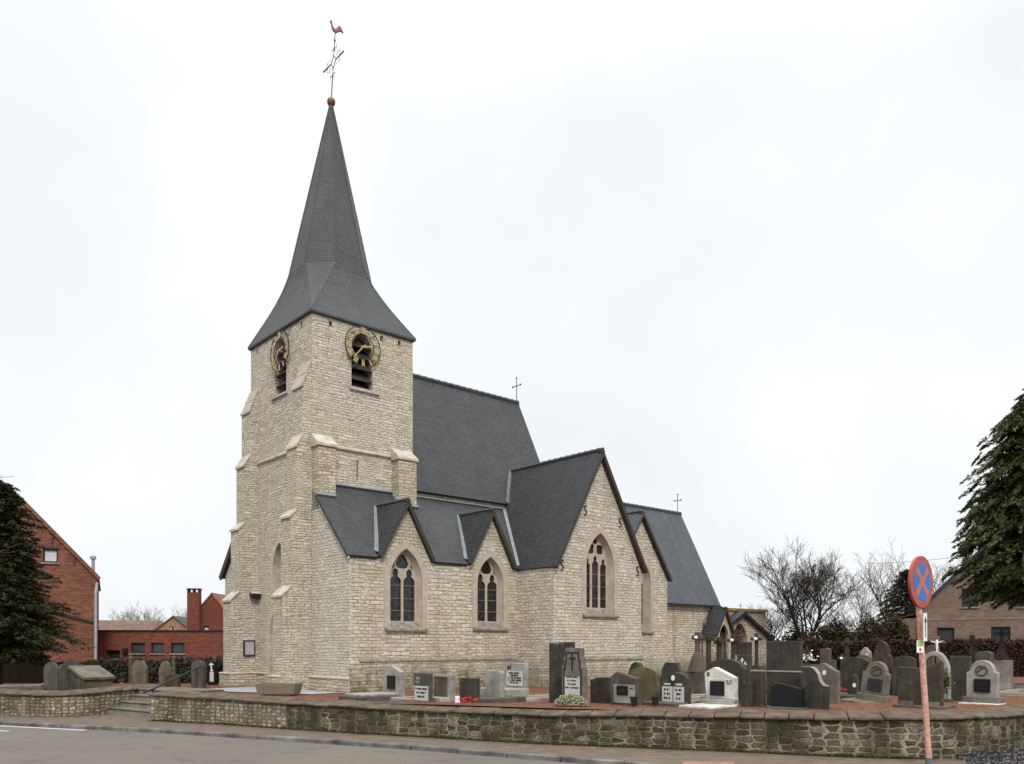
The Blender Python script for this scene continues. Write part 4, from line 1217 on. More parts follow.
# ---------------- traceried windows
def lancet(cx, w, z0, zs):
    """narrow light with a cusped (trefoil) head"""
    h = w / 2
    P = [(cx - h, z0), (cx + h, z0), (cx + h, zs)]
    P += [(cx + h * 1.0 * math.cos(a) * 1.0, zs + h * 0.75 * math.sin(a)) for a in (R(25), R(50))]
    r = h * 0.52
    P += [(cx + r * math.cos(a), zs + h * 1.15 + r * 1.45 * math.sin(a)) for a in [R(x) for x in (-35, 0, 40, 90, 140, 180, 215)]]
    P += [(cx + h * math.cos(a), zs + h * 0.75 * math.sin(a)) for a in (R(130), R(155))]
    P += [(cx - h, zs)]
    return P
def foil(cx, cy, r, n=4, rot=0.0, lobe=0.55):
    P = []
    for k in range(n):
        a0 = rot + 2 * PI * k / n
        c = (cx + r * (1 - lobe) * math.cos(a0), cy + r * (1 - lobe) * math.sin(a0))
        for q in (-75, -35, 0, 35, 75):
            P.append((c[0] + r * lobe * math.cos(a0 + R(q)), c[1] + r * lobe * math.sin(a0 + R(q))))
    return P
def window(name, hole, o, ax, lights, foils, gmat, grow=0.20, rec=0.26, bars=()):
    o = Vector(o); n = ax.cross(Z)
    g = MB(); g.plate(hole, [], o, ax, Z, -rec - 0.03, -rec - 0.01)
    w = g.build(name, gmat, CH)
    m = MB(); m.plate(shrink(hole, 0.002), [lancet(*l) for l in lights] + foils, o, ax, Z, -rec, -rec + 0.05)
    m.build('tracery', M['dressed'], w, bevel=0.012)
    fr = MB()
    out = shrink(hole, -grow); zb = min(p[1] for p in hole)
    out = [(x, max(z, zb - 0.20) if z > zb else zb - 0.20) for x, z in out]
    fr.plate(out, [shrink(drop(hole, 0.21), 0.003)], o, ax, Z, -0.30, 0.018)
    # splayed inner order
    hs = drop(shrink(hole, 0.09), 0.30); b = len(fr.v); k = len(hole); hole_ = hole; hole = drop(hole, 0.20); zb -= 0.20
    for i in range(k):
        j = (i + 1) % k
        A, B = hole[i], hole[j]; a_, b_ = hs[i], hs[j]
        P = lambda q, t: o + ax * q[0] + Z * q[1] + n * t
        if min(A[1], B[1]) <= zb + 1e-6 and A[1] == B[1]: continue
        fr.face([P(A, -0.02), P(B, -0.02), P(b_, -rec + 0.02), P(a_, -rec + 0.02)])
    fr.build('window_frame', M['dressed'], w); hole = hole_; zb += 0.20
    xs = [p[0] for p in hole]; c = (min(xs) + max(xs)) / 2; wd = max(xs) - min(xs)
    s = MB()
    A = [(0.12, -rec + 0.1), (0.12, -rec), (-0.20, -rec), (-0.20, 0.07), (-0.13, 0.09)]
    pa = [o + ax * (c - wd / 2 - grow * 0.95) + Z * (zb + 0.0 + q[0] * (1 if q[0] < 0 else 0.0)) + n * q[1] for q in A]
    L = [(0.02, -rec + 0.03), (0.02, -rec - 0.04), (-0.28, -rec - 0.04), (-0.28, 0.09), (-0.225, 0.09), (-0.17, 0.02)]
    def R3(x, q): return o + ax * x + Z * (zb + q[0]) + n * q[1]
    x0, x1 = c - wd / 2 - grow * 0.9, c + wd / 2 + grow * 0.9
    a = [R3(x0, q) for q in L]; b = [R3(x1, q) for q in L]
    s.face(a[::-1]); s.face(b)
    for i in range(len(L)):
        j = (i + 1) % len(L); s.face([a[i], a[j], b[j], b[i]])
    s.build('sill', M['dressedgrey'], w)
    sb = MB()
    for z in bars:
        for l in lights: sb.bar(o + ax * (l[0] - l[1] / 2) + Z * z - n * (rec + 0.0 - 0.01), o + ax * (l[0] + l[1] / 2) + Z * z - n * (rec - 0.01), 0.022)
    if bars: sb.build('saddle_bar', M['rust'], w)
    return w
for hole, c, z0, zs in ((W1, 2.00, 2.14, 3.36), (W2, 5.38, 2.20, 3.38)):
    lw = 0.43
    window('window', hole, (0, 0, 0), X, [(c - 0.255, lw, z0, zs), (c + 0.255, lw, z0, zs)],
           [foil(c, zs + 0.60, 0.25, 3, R(90), 0.56), [(c - 0.43, zs + 0.36), (c - 0.31, zs + 0.44), (c - 0.30, zs + 0.62)], [(c + 0.43, zs + 0.36), (c + 0.30, zs + 0.62), (c + 0.31, zs + 0.44)]], M['glass'], 0.21, 0.26, (z0 + 0.32, z0 + 0.70, zs - 0.12))
c = 8.88
window('window', WT, (0, TVF, 0), X, [(c - 0.41, 0.32, 2.70, 4.12), (c, 0.33, 2.70, 4.20), (c + 0.41, 0.32, 2.70, 4.12)],
       [foil(c - 0.235, 4.74, 0.20, 4, R(45)), foil(c + 0.235, 4.74, 0.20, 4, R(45)), foil(c, 5.03, 0.13, 3, R(90))], M['glass2'], 0.20, 0.28, (3.02, 3.44, 3.86))
window('window', WG, (0, 0, 0), X, [(13.04, 0.36, 2.20, 3.80), (13.48, 0.36, 2.20, 3.80)], [foil(13.26, 4.33, 0.18, 4, R(45))], M['glass'], 0.18, 0.34, (2.7, 3.3))

# ---------------- wall shrine against the chancel and the walled niche behind it
HOLY = arch(0.74, 1.75, 0.0, 8, 1.0, 20.94)
m = MB()
m.plate([(20.32, 0), (21.58, 0), (21.58, 2.0), (20.95, 3.08), (20.32, 2.0)], [HOLY], (0, 1.42, 0), X, Z, -0.12, 0)
m.box(20.32, 20.44, 1.54, 2.17, 0, 2.0); m.box(21.46, 21.58, 1.54, 2.17, 0, 2.0)
m.build('porch_wall', M['chancel'], CH)
pl_ = MB(); pl_.box(20.44, 21.46, 2.12, 2.17, 0, 2.6); pl_.build('porch_back_wall', M['dressedgrey'], CH)
fr = MB(); fr.plate(shrink(HOLY, -0.10)[:], [shrink(HOLY, 0.003)], (0, 1.42, 0), X, Z, -0.02, 0.02); fr.build('porch_arch', M['dressed'], CH)
pr = gable_roof('porch_roof', 20.95, 3.20, (20.15, 1.85), (21.75, 1.85), 1.26, 1.42, 2.17, 2.17, 'slate4', 0.05)

NI = thing('calvary_chapel', 'low walled calvary niche with lichened coping behind the graves, at the church east end', 'chapel', (0, 0, 0), 0)
NI.location = CH.matrix_basis @ Vector((0, 0, 0)); NI.rotation_euler = (0, 0, TH)
NA = arch(1.3, 1.55, 0.9, 8, 0.8, 23.55)
m = MB(); m.box(21.60, 26.5, 2.62, 3.0, 0, 3.12); m.build('back_wall', M['warm'], NI)
m = MB(); m.box(21.60, 26.6, 2.52, 3.1, 3.12, 3.25); m.build('coping', plain('orange_lichen_coping', (0.26, 0.16, 0.055), 0.4, 3, 0.9, 0.1), NI)
m = MB(); m.plate([(21.62, 0), (26.0, 0), (26.0, 1.9), (23.7, 2.95), (21.62, 2.0)], [NA], (0, 2.25, 0), X, Z, -0.36, 0); m.build('front_wall', M['chancel'], NI)
m = MB(); m.box(22.7, 24.4, 2.5, 2.56, 0.8, 2.7); m.build('niche_panel', M['barge'], NI)
a = slab([(23.7, 2.08, 3.08), (21.58, 2.08, 2.03), (21.58, 2.61, 2.03), (23.7, 2.61, 3.08)], 0.10); b = slab([(23.7, 2.08, 3.08), (23.7, 2.61, 3.08), (26.15, 2.61, 1.88), (26.15, 2.08, 1.88)], 0.10)
join(a, b).build('roof', M['slate'], NI)
m = MB(); m.bar((23.7, 2.05, 2.98), (21.6, 2.05, 1.94), 0.04, 0.16); m.bar((23.7, 2.05, 2.98), (26.15, 2.05, 1.79), 0.04, 0.16); m.build('bargeboard', M['black'], NI)
m = MB(); m.tube([(23.55, 2.2, 1.0), (23.55, 2.2, 2.2)], 0.05, 6); m.tube([(23.2, 2.2, 1.85), (23.9, 2.2, 1.85)], 0.05, 6); m.build('crucifix', M['door'], NI)
m = MB(); m.tube([(23.7, 2.3, 3.05), (23.7, 2.3, 3.5)], 0.015, 5); m.tube([(23.55, 2.3, 3.36), (23.85, 2.3, 3.36)], 0.015, 5); m.build('roof_cross', M['iron'], NI)

# ---------------- things before the west front
def at(x, d, y=None, z=None):
    return Vector(((x - 512) / 830 * d, d, gz(d) if z is None else z))
t = thing('concrete_planter', 'empty rectangular exposed aggregate concrete planter before the tower', 'planter', at(279, 23.0), R(-8))
def frustum(x0, y0, x1, y1, z0, z1):
    q = MB(); a = [(-x0, -y0, z0), (x0, -y0, z0), (x0, y0, z0), (-x0, y0, z0)]; b = [(-x1, -y1, z1), (x1, -y1, z1), (x1, y1, z1), (-x1, y1, z1)]
    q.face(a[::-1]); 
    for i in range(4):
        j = (i + 1) % 4; q.face([a[i], a[j], b[j], b[i]])
    c = [(x * 0.9, y * 0.8, z1) for x, y, _ in b]; e = [(x * 0.9, y * 0.8, z1 - 0.06) for x, y, _ in b]
    for i in range(4):
        j = (i + 1) % 4; q.face([b[i], b[j], c[j], c[i]]); q.face([c[i], c[j], e[j], e[i]])
    q.face(e)
    return q
frustum(0.52, 0.24, 0.58, 0.28, 0.05, 0.33).build('trough', gravel('aggregate', [(0.1, (0.13, 0.105, 0.07)), (0.6, (0.21, 0.175, 0.12)), (0.95, (0.30, 0.26, 0.19))], 70), t)
MB().box(-0.4, 0.4, -0.16, 0.16, 0, 0.05).build('foot', M['plinth'], t)
m = MB(); m.face([(-8.4, 24.6, 0.02), (-5.6, 23.3, 0.02), (-4.9, 24.1, 0.02), (-8.6, 27.6, 0.02), (-9.6, 26.2, 0.02)])
tag(m.build('path', M['conc']), kind='structure')

# ------------------------------------------------------------------ gravestones
GR = R(-48.5)
def outline(style, w, h):
    a = w / 2
    if style == 'flat': return [(-a, 0), (a, 0), (a, h), (-a, h)]
    if style == 'round': return [(-a, 0), (a, 0)] + [(a * math.cos(R(x)), h - a + a * math.sin(R(x))) for x in range(0, 181, 15)]
    if style == 'seg': return [(-a, 0), (a, 0)] + [(a * math.cos(R(x)) , h - a * 0.45 + a * 0.45 * math.sin(R(x))) for x in range(0, 181, 15)]
    if style == 'peak': return [(-a, 0), (a, 0), (a, h * 0.84), (0, h), (-a, h * 0.84)]
    if style == 'peakleft': return [(-a, 0), (a, 0), (a, h * 0.80), (-a * 0.5, h), (-a, h * 0.82)]
    if style == 'slant': return [(-a, 0), (a, 0), (a, h), (-a * 0.2, h * 0.99), (-a, h * 0.88)]
    if style == 'trap': return [(-a, 0), (a, 0), (a, h * 0.72), (a * 0.5, h), (-a * 0.6, h), (-a, h * 0.80)]
    if style == 'ogee': return [(-a, 0), (a, 0), (a, h * 0.80), (a * 0.75, h * 0.83), (a * 0.4, h * 0.92), (0, h), (-a * 0.4, h * 0.95), (-a * 0.75, h * 0.86), (-a, h * 0.84)]
    if style == 'swoop': return [(-a, 0), (a, 0), (a, h * 0.55), (a * 0.7, h * 0.57), (a * 0.42, h * 0.68), (a * 0.28, h * 0.84), (0, h * 0.96), (-a * 0.3, h), (-a, h)]
    if style == 'shoulder': return [(-a, 0), (a, 0), (a, h * 0.72), (a * 0.78, h * 0.74)] + [(a * 0.78 * math.cos(R(x)), h * 0.74 + h * 0.26 * math.sin(R(x))) for x in range(20, 170, 20)] + [(-a * 0.78, h * 0.74), (-a, h * 0.72)]
    if style == 'stepped': return [(-a, 0), (a, 0), (a, h * 0.68), (a * 0.86, h * 0.68), (a * 0.86, h * 0.84), (a * 0.72, h * 0.84), (a * 0.72, h), (-a * 0.72, h), (-a * 0.72, h * 0.84), (-a * 0.86, h * 0.84), (-a * 0.86, h * 0.68), (-a, h * 0.68)]
    if style == 'concave': return [(-a, 0), (a, 0), (a, h), (a * 0.5, h * 0.90), (0, h * 0.85), (-a * 0.5, h * 0.86), (-a, h * 0.87)]
    if style == 'cren': return [(-a, 0), (a, 0), (a, h), (a * 0.35, h), (a * 0.3, h * 0.93), (-a * 0.05, h), (-a * 0.35, h * 0.94), (-a * 0.6, h * 0.985), (-a, h * 0.985)]
    if style == 'asym': return [(-a * 0.78, 0), (a, 0), (a, h * 0.74), (a * 0.8, h * 0.78), (-a * 0.32, h), (-a, h * 0.85)]
    if style == 'chamfer': return [(-a, 0), (a, 0), (a, h * 0.93), (a * 0.9, h), (-a * 0.9, h), (-a, h * 0.93)]
def width_of(px, x, d, rz, th):
    Xr = (x - 512) / 830
    k = abs(math.cos(rz) - math.sin(rz) * Xr)
    kt = abs(-math.sin(rz) - math.cos(rz) * Xr)
    return max(0.12, (px * d / 830 - th * kt) / k)
def lines(x0, x1, z0, z1, n, y, rng, h=0.028, w=0.03):
    m = MB()
    for k in range(n):
        z = z1 - (z1 - z0) * (k + 0.5) / n
        f = rng.uniform(0.5, 0.95); a = (x0 + x1) / 2 - (x1 - x0) / 2 * f; b = (x0 + x1) / 2 + (x1 - x0) / 2 * f
        x = a
        while x < b:
            ww = w * rng.uniform(0.5, 1.1)
            m.box(x, min(b, x + ww), y - 0.003, y + 0.004, z - h * rng.uniform(0.35, 0.5), z + h * 0.45)
            x += ww + w * rng.choice((0.22, 0.25, 0.3, 0.9))
    return m
def stone(x0, x1, ytop, d, style, mat, label, name='gravestone', th=0.12, rz=GR, tilt=0.0, group='gravestones in the churchyard', plinth=None, px=None, base=None):
    """x0, x1, ytop: extent seen at distance d"""
    xc = (x0 + x1) / 2
    z0 = gz(d) if base is None else base
    t = thing(name, label, 'gravestone', at(xc, d, z=z0), rz + R(random.uniform(-3, 3)), group)
    w = width_of(x1 - x0, xc, d, rz, th); h = 1.4 - (ytop - 645) * d / 830 - z0
    m = MB(); m.plate(outline(style, w, h), [], (0, 0, 0), X, Z, -th / 2, th / 2)
    m.plate if 0 else None
    for v in m.v: v.z = v.z if v.z > 0.001 else -0.12
    s = m.build('headstone', M[mat], t, bevel=0.010)
    if tilt: t.rotation_euler = (0, tilt, t.rotation_euler[2])
    t['w'] = w; t['h'] = h
    if plinth: MB().box(-w / 2 - 0.06, w / 2 + 0.06, -th / 2 - 0.06, th / 2 + 0.06, -0.1, plinth).build('plinth', M['ggrey'], t, bevel=0.01)
    del t['w']; del t['h']
    return t, w, h, th
rg = random.Random(11)
def black_plaque(t, x0, x1, z0, z1, th, mat='gblack', frame=None, rows=4):
    y = -th / 2
    if frame: MB().box(x0 - 0.04, x1 + 0.04, y - 0.012, y + 0.01, z0 - 0.04, z1 + 0.04).build('plaque_frame', M[frame], t)
    p = MB().box(x0, x1, y - 0.024, y + 0.01, z0, z1).build('plaque', M[mat], t)
    lines(x0 + 0.03, x1 - 0.03, z0 + 0.06, z1 - 0.06, rows, y - 0.026, rg, 0.018, 0.022).build('inscription', M['gold'] if 0 else M['gplaque'], p)
def panel(t, x0, x1, z0, z1, th, rows):
    y = -th / 2
    p = MB().box(x0, x1, y - 0.012, y + 0.01, z0, z1).build('inscription_panel', M['panel'], t)
    if rows: lines(x0 + 0.03, x1 - 0.03, z0 + 0.05, z1 - 0.02, rows, y - 0.014, rg, 0.05, 0.042).build('inscription', M['ink'], p)
def oval(t, x, z, th, r=0.06):
    m = MB(); m.plate(circ(x, z, r * 0.75, 12, r), [], (0, 0, 0), X, Z, th / 2, th / 2 + 0.012); m.build('porcelain_oval', M['porcelain'], t)
def slab_on(t, x0, x1, y0, y1, z0, z1, mat):
    return MB().box(x0, x1, y0, y1, z0, z1).build('grave_slab', M[mat], t, bevel=0.012)

# row in front of the south aisle
t, w, h, th = stone(383, 405, 666, 21.0, 'peak', 'glight', 'small pale grey headstone with peaked top and black plaque, leftmost before the aisle wall', th=0.16)
black_plaque(t, -w * 0.22, w * 0.24, 0.28, h * 0.72, th)
for s in (-1, 1): MB().box(s * w * 0.40 - 0.03, s * w * 0.40 + 0.03, -th / 2 - 0.03, -th / 2 + 0.01, 0.1, h * 0.76).build('pilaster', M['glight'], t)
slab_on(t, -w * 0.65, w * 0.65, -1.30, -th / 2, 0, 0.14, 'gmid'); slab_on(t, -w * 0.5, w * 0.5, -1.2, -th / 2 - 0.04, 0.14, 0.20, 'glight')
t, w, h, th = stone(413.5, 433, 673, 19.7, 'flat', 'gmid', 'dark grey square headstone with a white lettered panel below, before the aisle', th=0.10)
panel(t, -w * 0.42, w * 0.42, 0.03, h * 0.55, th, 3); lines(-w * .40, -w * .05, h * .62, h * .88, 2, -th / 2, rg, 0.07, 0.05).build('relief', M['glight'], t)
slab_on(t, -0.4, 0.35, -0.9, -th / 2, -0.05, 0.04, 'gmid')
t, w, h, th = stone(433, 454, 677, 19.9, 'flat', 'gbeige', 'brown square headstone edged with a white frame, before the aisle', th=0.16)
m = MB(); m.box(-w / 2, w / 2, -th / 2 - 0.02, th / 2 + 0.02, h, h + 0.05); m.box(w / 2, w / 2 + 0.05, -th / 2 - 0.02, th / 2 + 0.02, 0, h + 0.05); m.build('white_edging', M['glight'], t)
slab_on(t, -0.3, 0.4, -0.35, -th / 2, 0.0, 0.12, 'glight')
stone(459, 480, 678, 19.2, 'flat', 'gdark', 'low plain dark headstone without ornament beside the red flowers', th=0.14)
t, w, h, th = stone(485, 505, 670.5, 19.6, 'chamfer', 'glight', 'plain speckled light grey headstone with softened corners, standing on a thick slab', th=0.14)
slab_on(t, -0.55, 0.55, -0.75, 0.5, -0.05, 0.13, 'gmid')
t, w, h, th = stone(504, 529, 663, 21.3, 'flat', 'glight', 'pale headstone with five black lettered lines, below the corner of aisle and transept', th=0.14)
panel(t, -w * 0.38, w * 0.42, 0.35, h * 0.78, th, 5); lines(-w * .36, -w * .16, h * .80, h * .94, 1, -th / 2, rg, 0.10, 0.1).build('relief', M['ink'], t)
slab_on(t, -0.6, 0.6, -0.8, -th / 2, -0.05, 0.30, 'glight')
# tall pair with stepped stone
t, w, h, th = stone(549, 575, 642, 18.9, 'cren', 'gdark', 'tall dark slab with a notched top, directly behind the stepped cross headstone', th=0.14)
t, w, h, th = stone(561.5, 588, 648, 18.0, 'stepped', 'ggrey', 'stepped grey headstone with a black cross above a white lettered panel', th=0.14)
m = MB(); st = outline('stepped', w * 0.86, h * 0.93); m.plate(st, [outline('stepped', w * 0.74, h * 0.905)], (0, 0, 0), X, Z, th / 2, th / 2 + 0.006); m.build('black_border', M['ink'], t)
m = MB(); y = -th / 2; m.box(-0.018, 0.018, y - 0.012, y + 0.004, h * 0.60, h * 0.90); m.box(-0.09, 0.09, y - 0.011, y + 0.004, h * 0.80, h * 0.83); m.build('cross', M['ink'], t)
panel(t, -w * 0.35, w * 0.35, 0.0, h * 0.50, th, 0)
lines(-w * .34, w * .34, h * .27, h * .52, 4, -th / 2 - 0.013, rg, 0.035, 0.035).build('inscription', M['ink'], t)
stone(590, 613, 677, 18.8, 'slant', 'gdark2', 'low dark headstone with a slanting top right of the stepped cross headstone', th=0.14)
t, w, h, th = stone(610, 640, 671.5, 17.8, 'peakleft', 'gmid', 'grey headstone with lopsided peak and black plaque, beside a black pot', th=0.16)
MB().box(-w * 0.34, w * 0.48, -th / 2 - 0.015, th / 2, 0.05, h * 0.62).build('pale_front', M['glight'], t)
black_plaque(t, -w * 0.20, w * 0.22, 0.22, h * 0.58, th + 0.02); MB().box(w * .28, w * .42, -th / 2 - 0.022, -th / 2, h * .50, h * .53).build('inscription', M['ink'], t)
stone(629, 661, 667, 18.9, 'seg', 'golive', 'olive brown lichened headstone with curved top behind the peaked grey one', th=0.16)
stone(627, 647, 662, 20.0, 'shoulder', 'gdark', 'dark headstone with shouldered top peeping over the olive lichened one', th=0.14)
stone(661, 685, 662.5, 19.6, 'trap', 'gdark', 'dark headstone with chamfered top behind the twin panelled dark one', th=0.14)
t, w, h, th = stone(659.5, 691, 672, 17.9, 'seg', 'gdark', 'dark arched headstone with oval portrait and two white lettered panels', th=0.15)
panel(t, -w * 0.40, -w * 0.02, 0.05, h * 0.56, th, 3); panel(t, w * 0.02, w * 0.40, 0.05, h * 0.56, th, 3)
oval(t, 0, h * 0.82, th, 0.06)
MB().box(-w * .33, -w * .10, -th / 2 - .01, 0, h * .60, h * .66).build('name_plate', M['panel'], t); MB().box(w * .10, w * .33, -th / 2 - .01, 0, h * .60, h * .66).build('name_plate', M['panel'], t)
slab_on(t, -0.5, 0.4, -0.55, -th / 2, -0.05, 0.07, 'gmid')
t, w, h, th = stone(704, 738, 667, 17.5, 'asym', 'gwhite', 'bright white lopsided headstone with black plaque and white slab', th=0.16)
MB().box(-w * 0.34, w * 0.47, -th / 2 - 0.02, -th / 2 + 0.01, 0.16, h * 0.70).build('raised_panel', M['panel'] if 0 else M['gwhite'], t, bevel=0.006)
black_plaque(t, -w * 0.26, w * 0.20, 0.22, h * 0.64, th + 0.04)
lines(w * .24, w * .44, h * .56, h * .68, 2, -th / 2 - 0.021, rg, 0.03, 0.05).build('inscription', M['ink'], t); lines(-w * .42, -w * .26, h * .74, h * .88, 1, -th / 2, rg, 0.09, 0.08).build('relief', M['gmid'], t)
slab_on(t, -w * 0.5, w * 0.55, -1.0, -th / 2, -0.05, 0.05, 'gwhite'); MB().box(-w * .5, w * .5, -0.2, 0.1, 0.05, 0.15).build('plinth', M['glight'], t, bevel=0.01)
stone(705, 748, 659, 19.0, 'seg', 'gdark2', 'very wide dark curved headstone rising behind the bright white one', th=0.18)
t, w, h, th = stone(737, 752, 655, 21.0, 'flat', 'gdark', 'dark headstone carrying small white wire crosses, behind the wide curved one', th=0.14)
m = MB()
for i in range(3):
    for j in range(2):
        c = Vector((-w * .28 + i * w * .25, -th / 2 - 0.02, h * 0.62 + j * 0.18 + (0.1 if i == 1 else 0)))
        m.bar(c - Z * 0.08, c + Z * 0.08, 0.022); m.bar(c - X * 0.05 + Z * .02, c + X * 0.05 + Z * .02, 0.02)
m.build('white_crosses', M['porcelain'], t)
stone(738, 752, 642, 26.0, 'flat', 'gdark', 'dark square headstone in front of the calvary niche', th=0.3)
stone(741, 753, 683, 17.25, 'slant', 'gdark2', 'narrow low dark headstone at the wall, right of the bright white one', th=0.2)
t, w, h, th = stone(750.5, 766, 671, 17.3, 'chamfer', 'gdark', 'dark headstone back with a pale slanting top edge, left of the tallest slab', th=0.16)
MB().box(-w * .5, w * .5, -th / 2 - 0.01, th / 2 + 0.01, h - 0.005, h + 0.02).build('pale_edge', M['glight'], t)
t, w, h, th = stone(766, 803, 641, 18.2, 'flat', 'gdark', 'tallest broad dark slab with weathered vertical streaks, behind the black granite stone', th=0.16)
t, w, h, th = stone(766, 803, 672, 17.5, 'flat', 'gdark2', 'half height slab with pale ledge before the tallest dark slab', th=0.12)
MB().box(-w * .5, w * .5, -th / 2 - 0.01, th / 2 + 0.01, h, h + 0.025).build('pale_ledge', M['glight'], t)
t, w, h, th = stone(770, 804.5, 683, 16.8, 'peakleft', 'gblack', 'polished black granite headstone with low peak, close to the wall', th=0.14)
slab_on(t, -w * .55, w * .55, -0.3, 0.15, -0.05, 0.03, 'gmid')
t, w, h, th = stone(801.5, 829.5, 667, 16.7, 'swoop', 'gdark', 'dark headstone with swooping S curved pale right edge near the wall', th=0.14)
sw = outline('swoop', w, h)
m = MB()
for a, b in zip(sw[2:8], sw[3:9]): m.bar((a[0], 0, a[1]), (b[0], 0, b[1]), 0.142, 0.008, Y.cross(Vector((b[0] - a[0], 0, b[1] - a[1]))))
m.build('pale_edge', M['glight'], t)
t, w, h, th = stone(809, 840.5, 663, 18.9, 'ogee', 'ggrey', 'mid grey headstone with ogee top and a white oval portrait', th=0.14)
oval(t, w * 0.04, h * 0.76, th, 0.06)
stone(820, 831.5, 648, 27.0, 'seg', 'gmid', 'tall narrow grey headstone before the brown hedge, behind the ogee topped one', th=0.2)
stone(830.5, 836.5, 660, 26.5, 'flat', 'gmid', 'small grey block stone beside the narrow tall headstone', th=0.2)
stone(840, 871, 657, 24.5, 'seg', 'gdark', 'wide dark low arched headstone with streaks, left of the dark shouldered one', th=0.2)
t, w, h, th = stone(847.5, 859.5, 674.5, 22.0, 'round', 'gdark', 'small dark round topped headstone with a white dot, near red flowers', th=0.16)
oval(t, w * 0.25, h * 0.55, th, 0.06)
slab_on(t, -0.35, 0.35, -0.9, -th / 2, -0.02, 0.1, 'gdark')
t, w, h, th = stone(859.5, 872, 647, 31.0, 'peak', 'glight', 'pale peaked headstone with a white flower before the hedge', th=0.25)
oval(t, w * 0.3, h * 0.78, th, 0.07)
stone(856, 873, 655, 28.0, 'seg', 'golive', 'brownish curved headstone just below the pale peaked one', th=0.2)
t, w, h, th = stone(872, 893, 641, 23.5, 'shoulder', 'gdark', 'tall dark round headed stone with two shoulders', th=0.2)
t, w, h, th = stone(859, 888, 661, 19.5, 'shoulder', 'ggrey', 'leaning grey headstone with carved wreath and dark square plaque', th=0.18, tilt=R(7), plinth=0.18)
black_plaque(t, -w * 0.24, w * 0.30, h * 0.30, h * 0.58, th, 'gplaque')
def wreath(t, x, z, r, th, mat='gmid'):
    m = MB(); m.tube([(x + r * math.cos(R(a)), -th / 2 - 0.008, z + r * 0.85 * math.sin(R(a))) for a in range(0, 361, 30)], 0.018, 5, False)
    m.tube([(x - r * .6, -th / 2 - .01, z - .02), (x, -th / 2 - .02, z + r * .4), (x + r * .5, -th / 2 - .01, z + r * .7)], 0.022, 5); m.build('carved_wreath', M[mat], t)
wreath(t, 0.02, h * 0.78, 0.12, th)
slab_on(t, -w * .8, w * .5, -0.7, 0.2, -0.05, 0.03, 'ggrey')
stone(892, 917, 656, 22.8, 'seg', 'gdark', 'dark headstone with pale sloping top edge, right of the leaning grey one', th=0.16)
t, w, h, th = stone(897.5, 943.5, 661, 17.0, 'concave', 'gdark2', 'large dark headstone with concave top on two blocks, just behind the road sign pole', th=0.15)
for s in (-0.30, 0.30): MB().box(w * s - 0.14, w * s + 0.14, -0.12, 0.12, -0.02, 0.13).build('foot_block', M['ggrey'], t)
slab_on(t, -w * .55, w * .62, -0.25, 0.5, -0.06, 0.05, 'gmid')
# arch monument behind it
t = thing('arch_monument', 'pale curved stone arch monument with ivy behind the large concave headstone', 'monument', at(935, 19.8), GR, None)
m = MB(); A = [(0.33 * math.cos(R(a)), 0.70 + 0.50 * math.sin(R(a))) for a in range(0, 181, 15)]
B = [(0.24 * math.cos(R(a)), 0.70 + 0.40 * math.sin(R(a))) for a in range(180, -1, -15)]
m.plate([(0.33, 0)] + A + [(-0.33, 0), (-0.24, 0)] + B + [(0.24, 0)], [], (0, 0, 0), X, Z, -0.09, 0.09); m.build('arch', M['glight'], t, bevel=0.015)
MB().box(-0.36, 0.36, -0.12, 0.12, -0.05, 0.08).build('base', M['gmid'], t)
def leaves(n, fn, s0, s1, rng, up=0.3):
    m = MB()
    for k in range(n):
        c, dirn = fn(rng)
        s = rng.uniform(s0, s1)
        a = Vector((rng.gauss(0, 1), rng.gauss(0, 1), rng.gauss(0, 1) * 0.7)).normalized()
        b = a.cross(Vector((rng.gauss(0, 1), rng.gauss(0, 1), rng.gauss(0, 1)))).normalized()
        m.face([c - a * s, c + b * s * 0.45, c + a * s, c - b * s * 0.45])
    return m
leaves(160, lambda r: (Vector((0.30 + r.gauss(0, .05), -0.12 + r.gauss(0, .04), 0.50 + r.gauss(0, .12))), Z), 0.03, 0.06, rg).build('ivy', leafmat('ivy_leaf', [(0.04, 0.055, 0.015), (0.10, 0.12, 0.03)]), t)
# right-hand group
stone(949.5, 972, 656, 20.3, 'flat', 'gdark2', 'broad plain dark slab partly hidden by the pale wreath headstone at far right', th=0.2)
t, w, h, th = stone(966, 1000, 660, 18.3, 'shoulder', 'ggrey', 'pale headstone with carved wreath and black square plaque on a white base, far right', th=0.16, plinth=0.16)
for ch in t.children: 
    if ch.name.startswith('headstone'): ch.data.materials[0] = M['glight']
black_plaque(t, -w * 0.24, w * 0.28, h * 0.27, h * 0.57, th)
wreath(t, 0, h * 0.76, 0.12, th)
slab_on(t, -w * .62, w * .62, -0.32, 0.2, -0.05, 0.03, 'gwhite')
stone(975, 994, 651, 23.0, 'seg', 'gmid', 'rounded grey stone with pale flowers behind the far right wreath headstone', th=0.3)
t = thing('pedestal_cross', 'dark cross on a pale square pedestal, rightmost before the brown hedge', 'grave cross', at(1002, 26.5), GR)
MB().box(-0.26, 0.26, -0.22, 0.22, -0.1, 0.92).build('pedestal', M['glight'], t, bevel=0.02)
m = MB(); m.lathe([(0.24, 0.92), (0.16, 1.15), (0.09, 1.35), (0.07, 1.45)], (0, 0, 0), 8); m.bar((0, 0, 1.4), (0, 0, 1.95), 0.10); m.bar((-0.22, 0, 1.76), (0.22, 0, 1.76), 0.10); m.build('cross', M['gdark'], t)

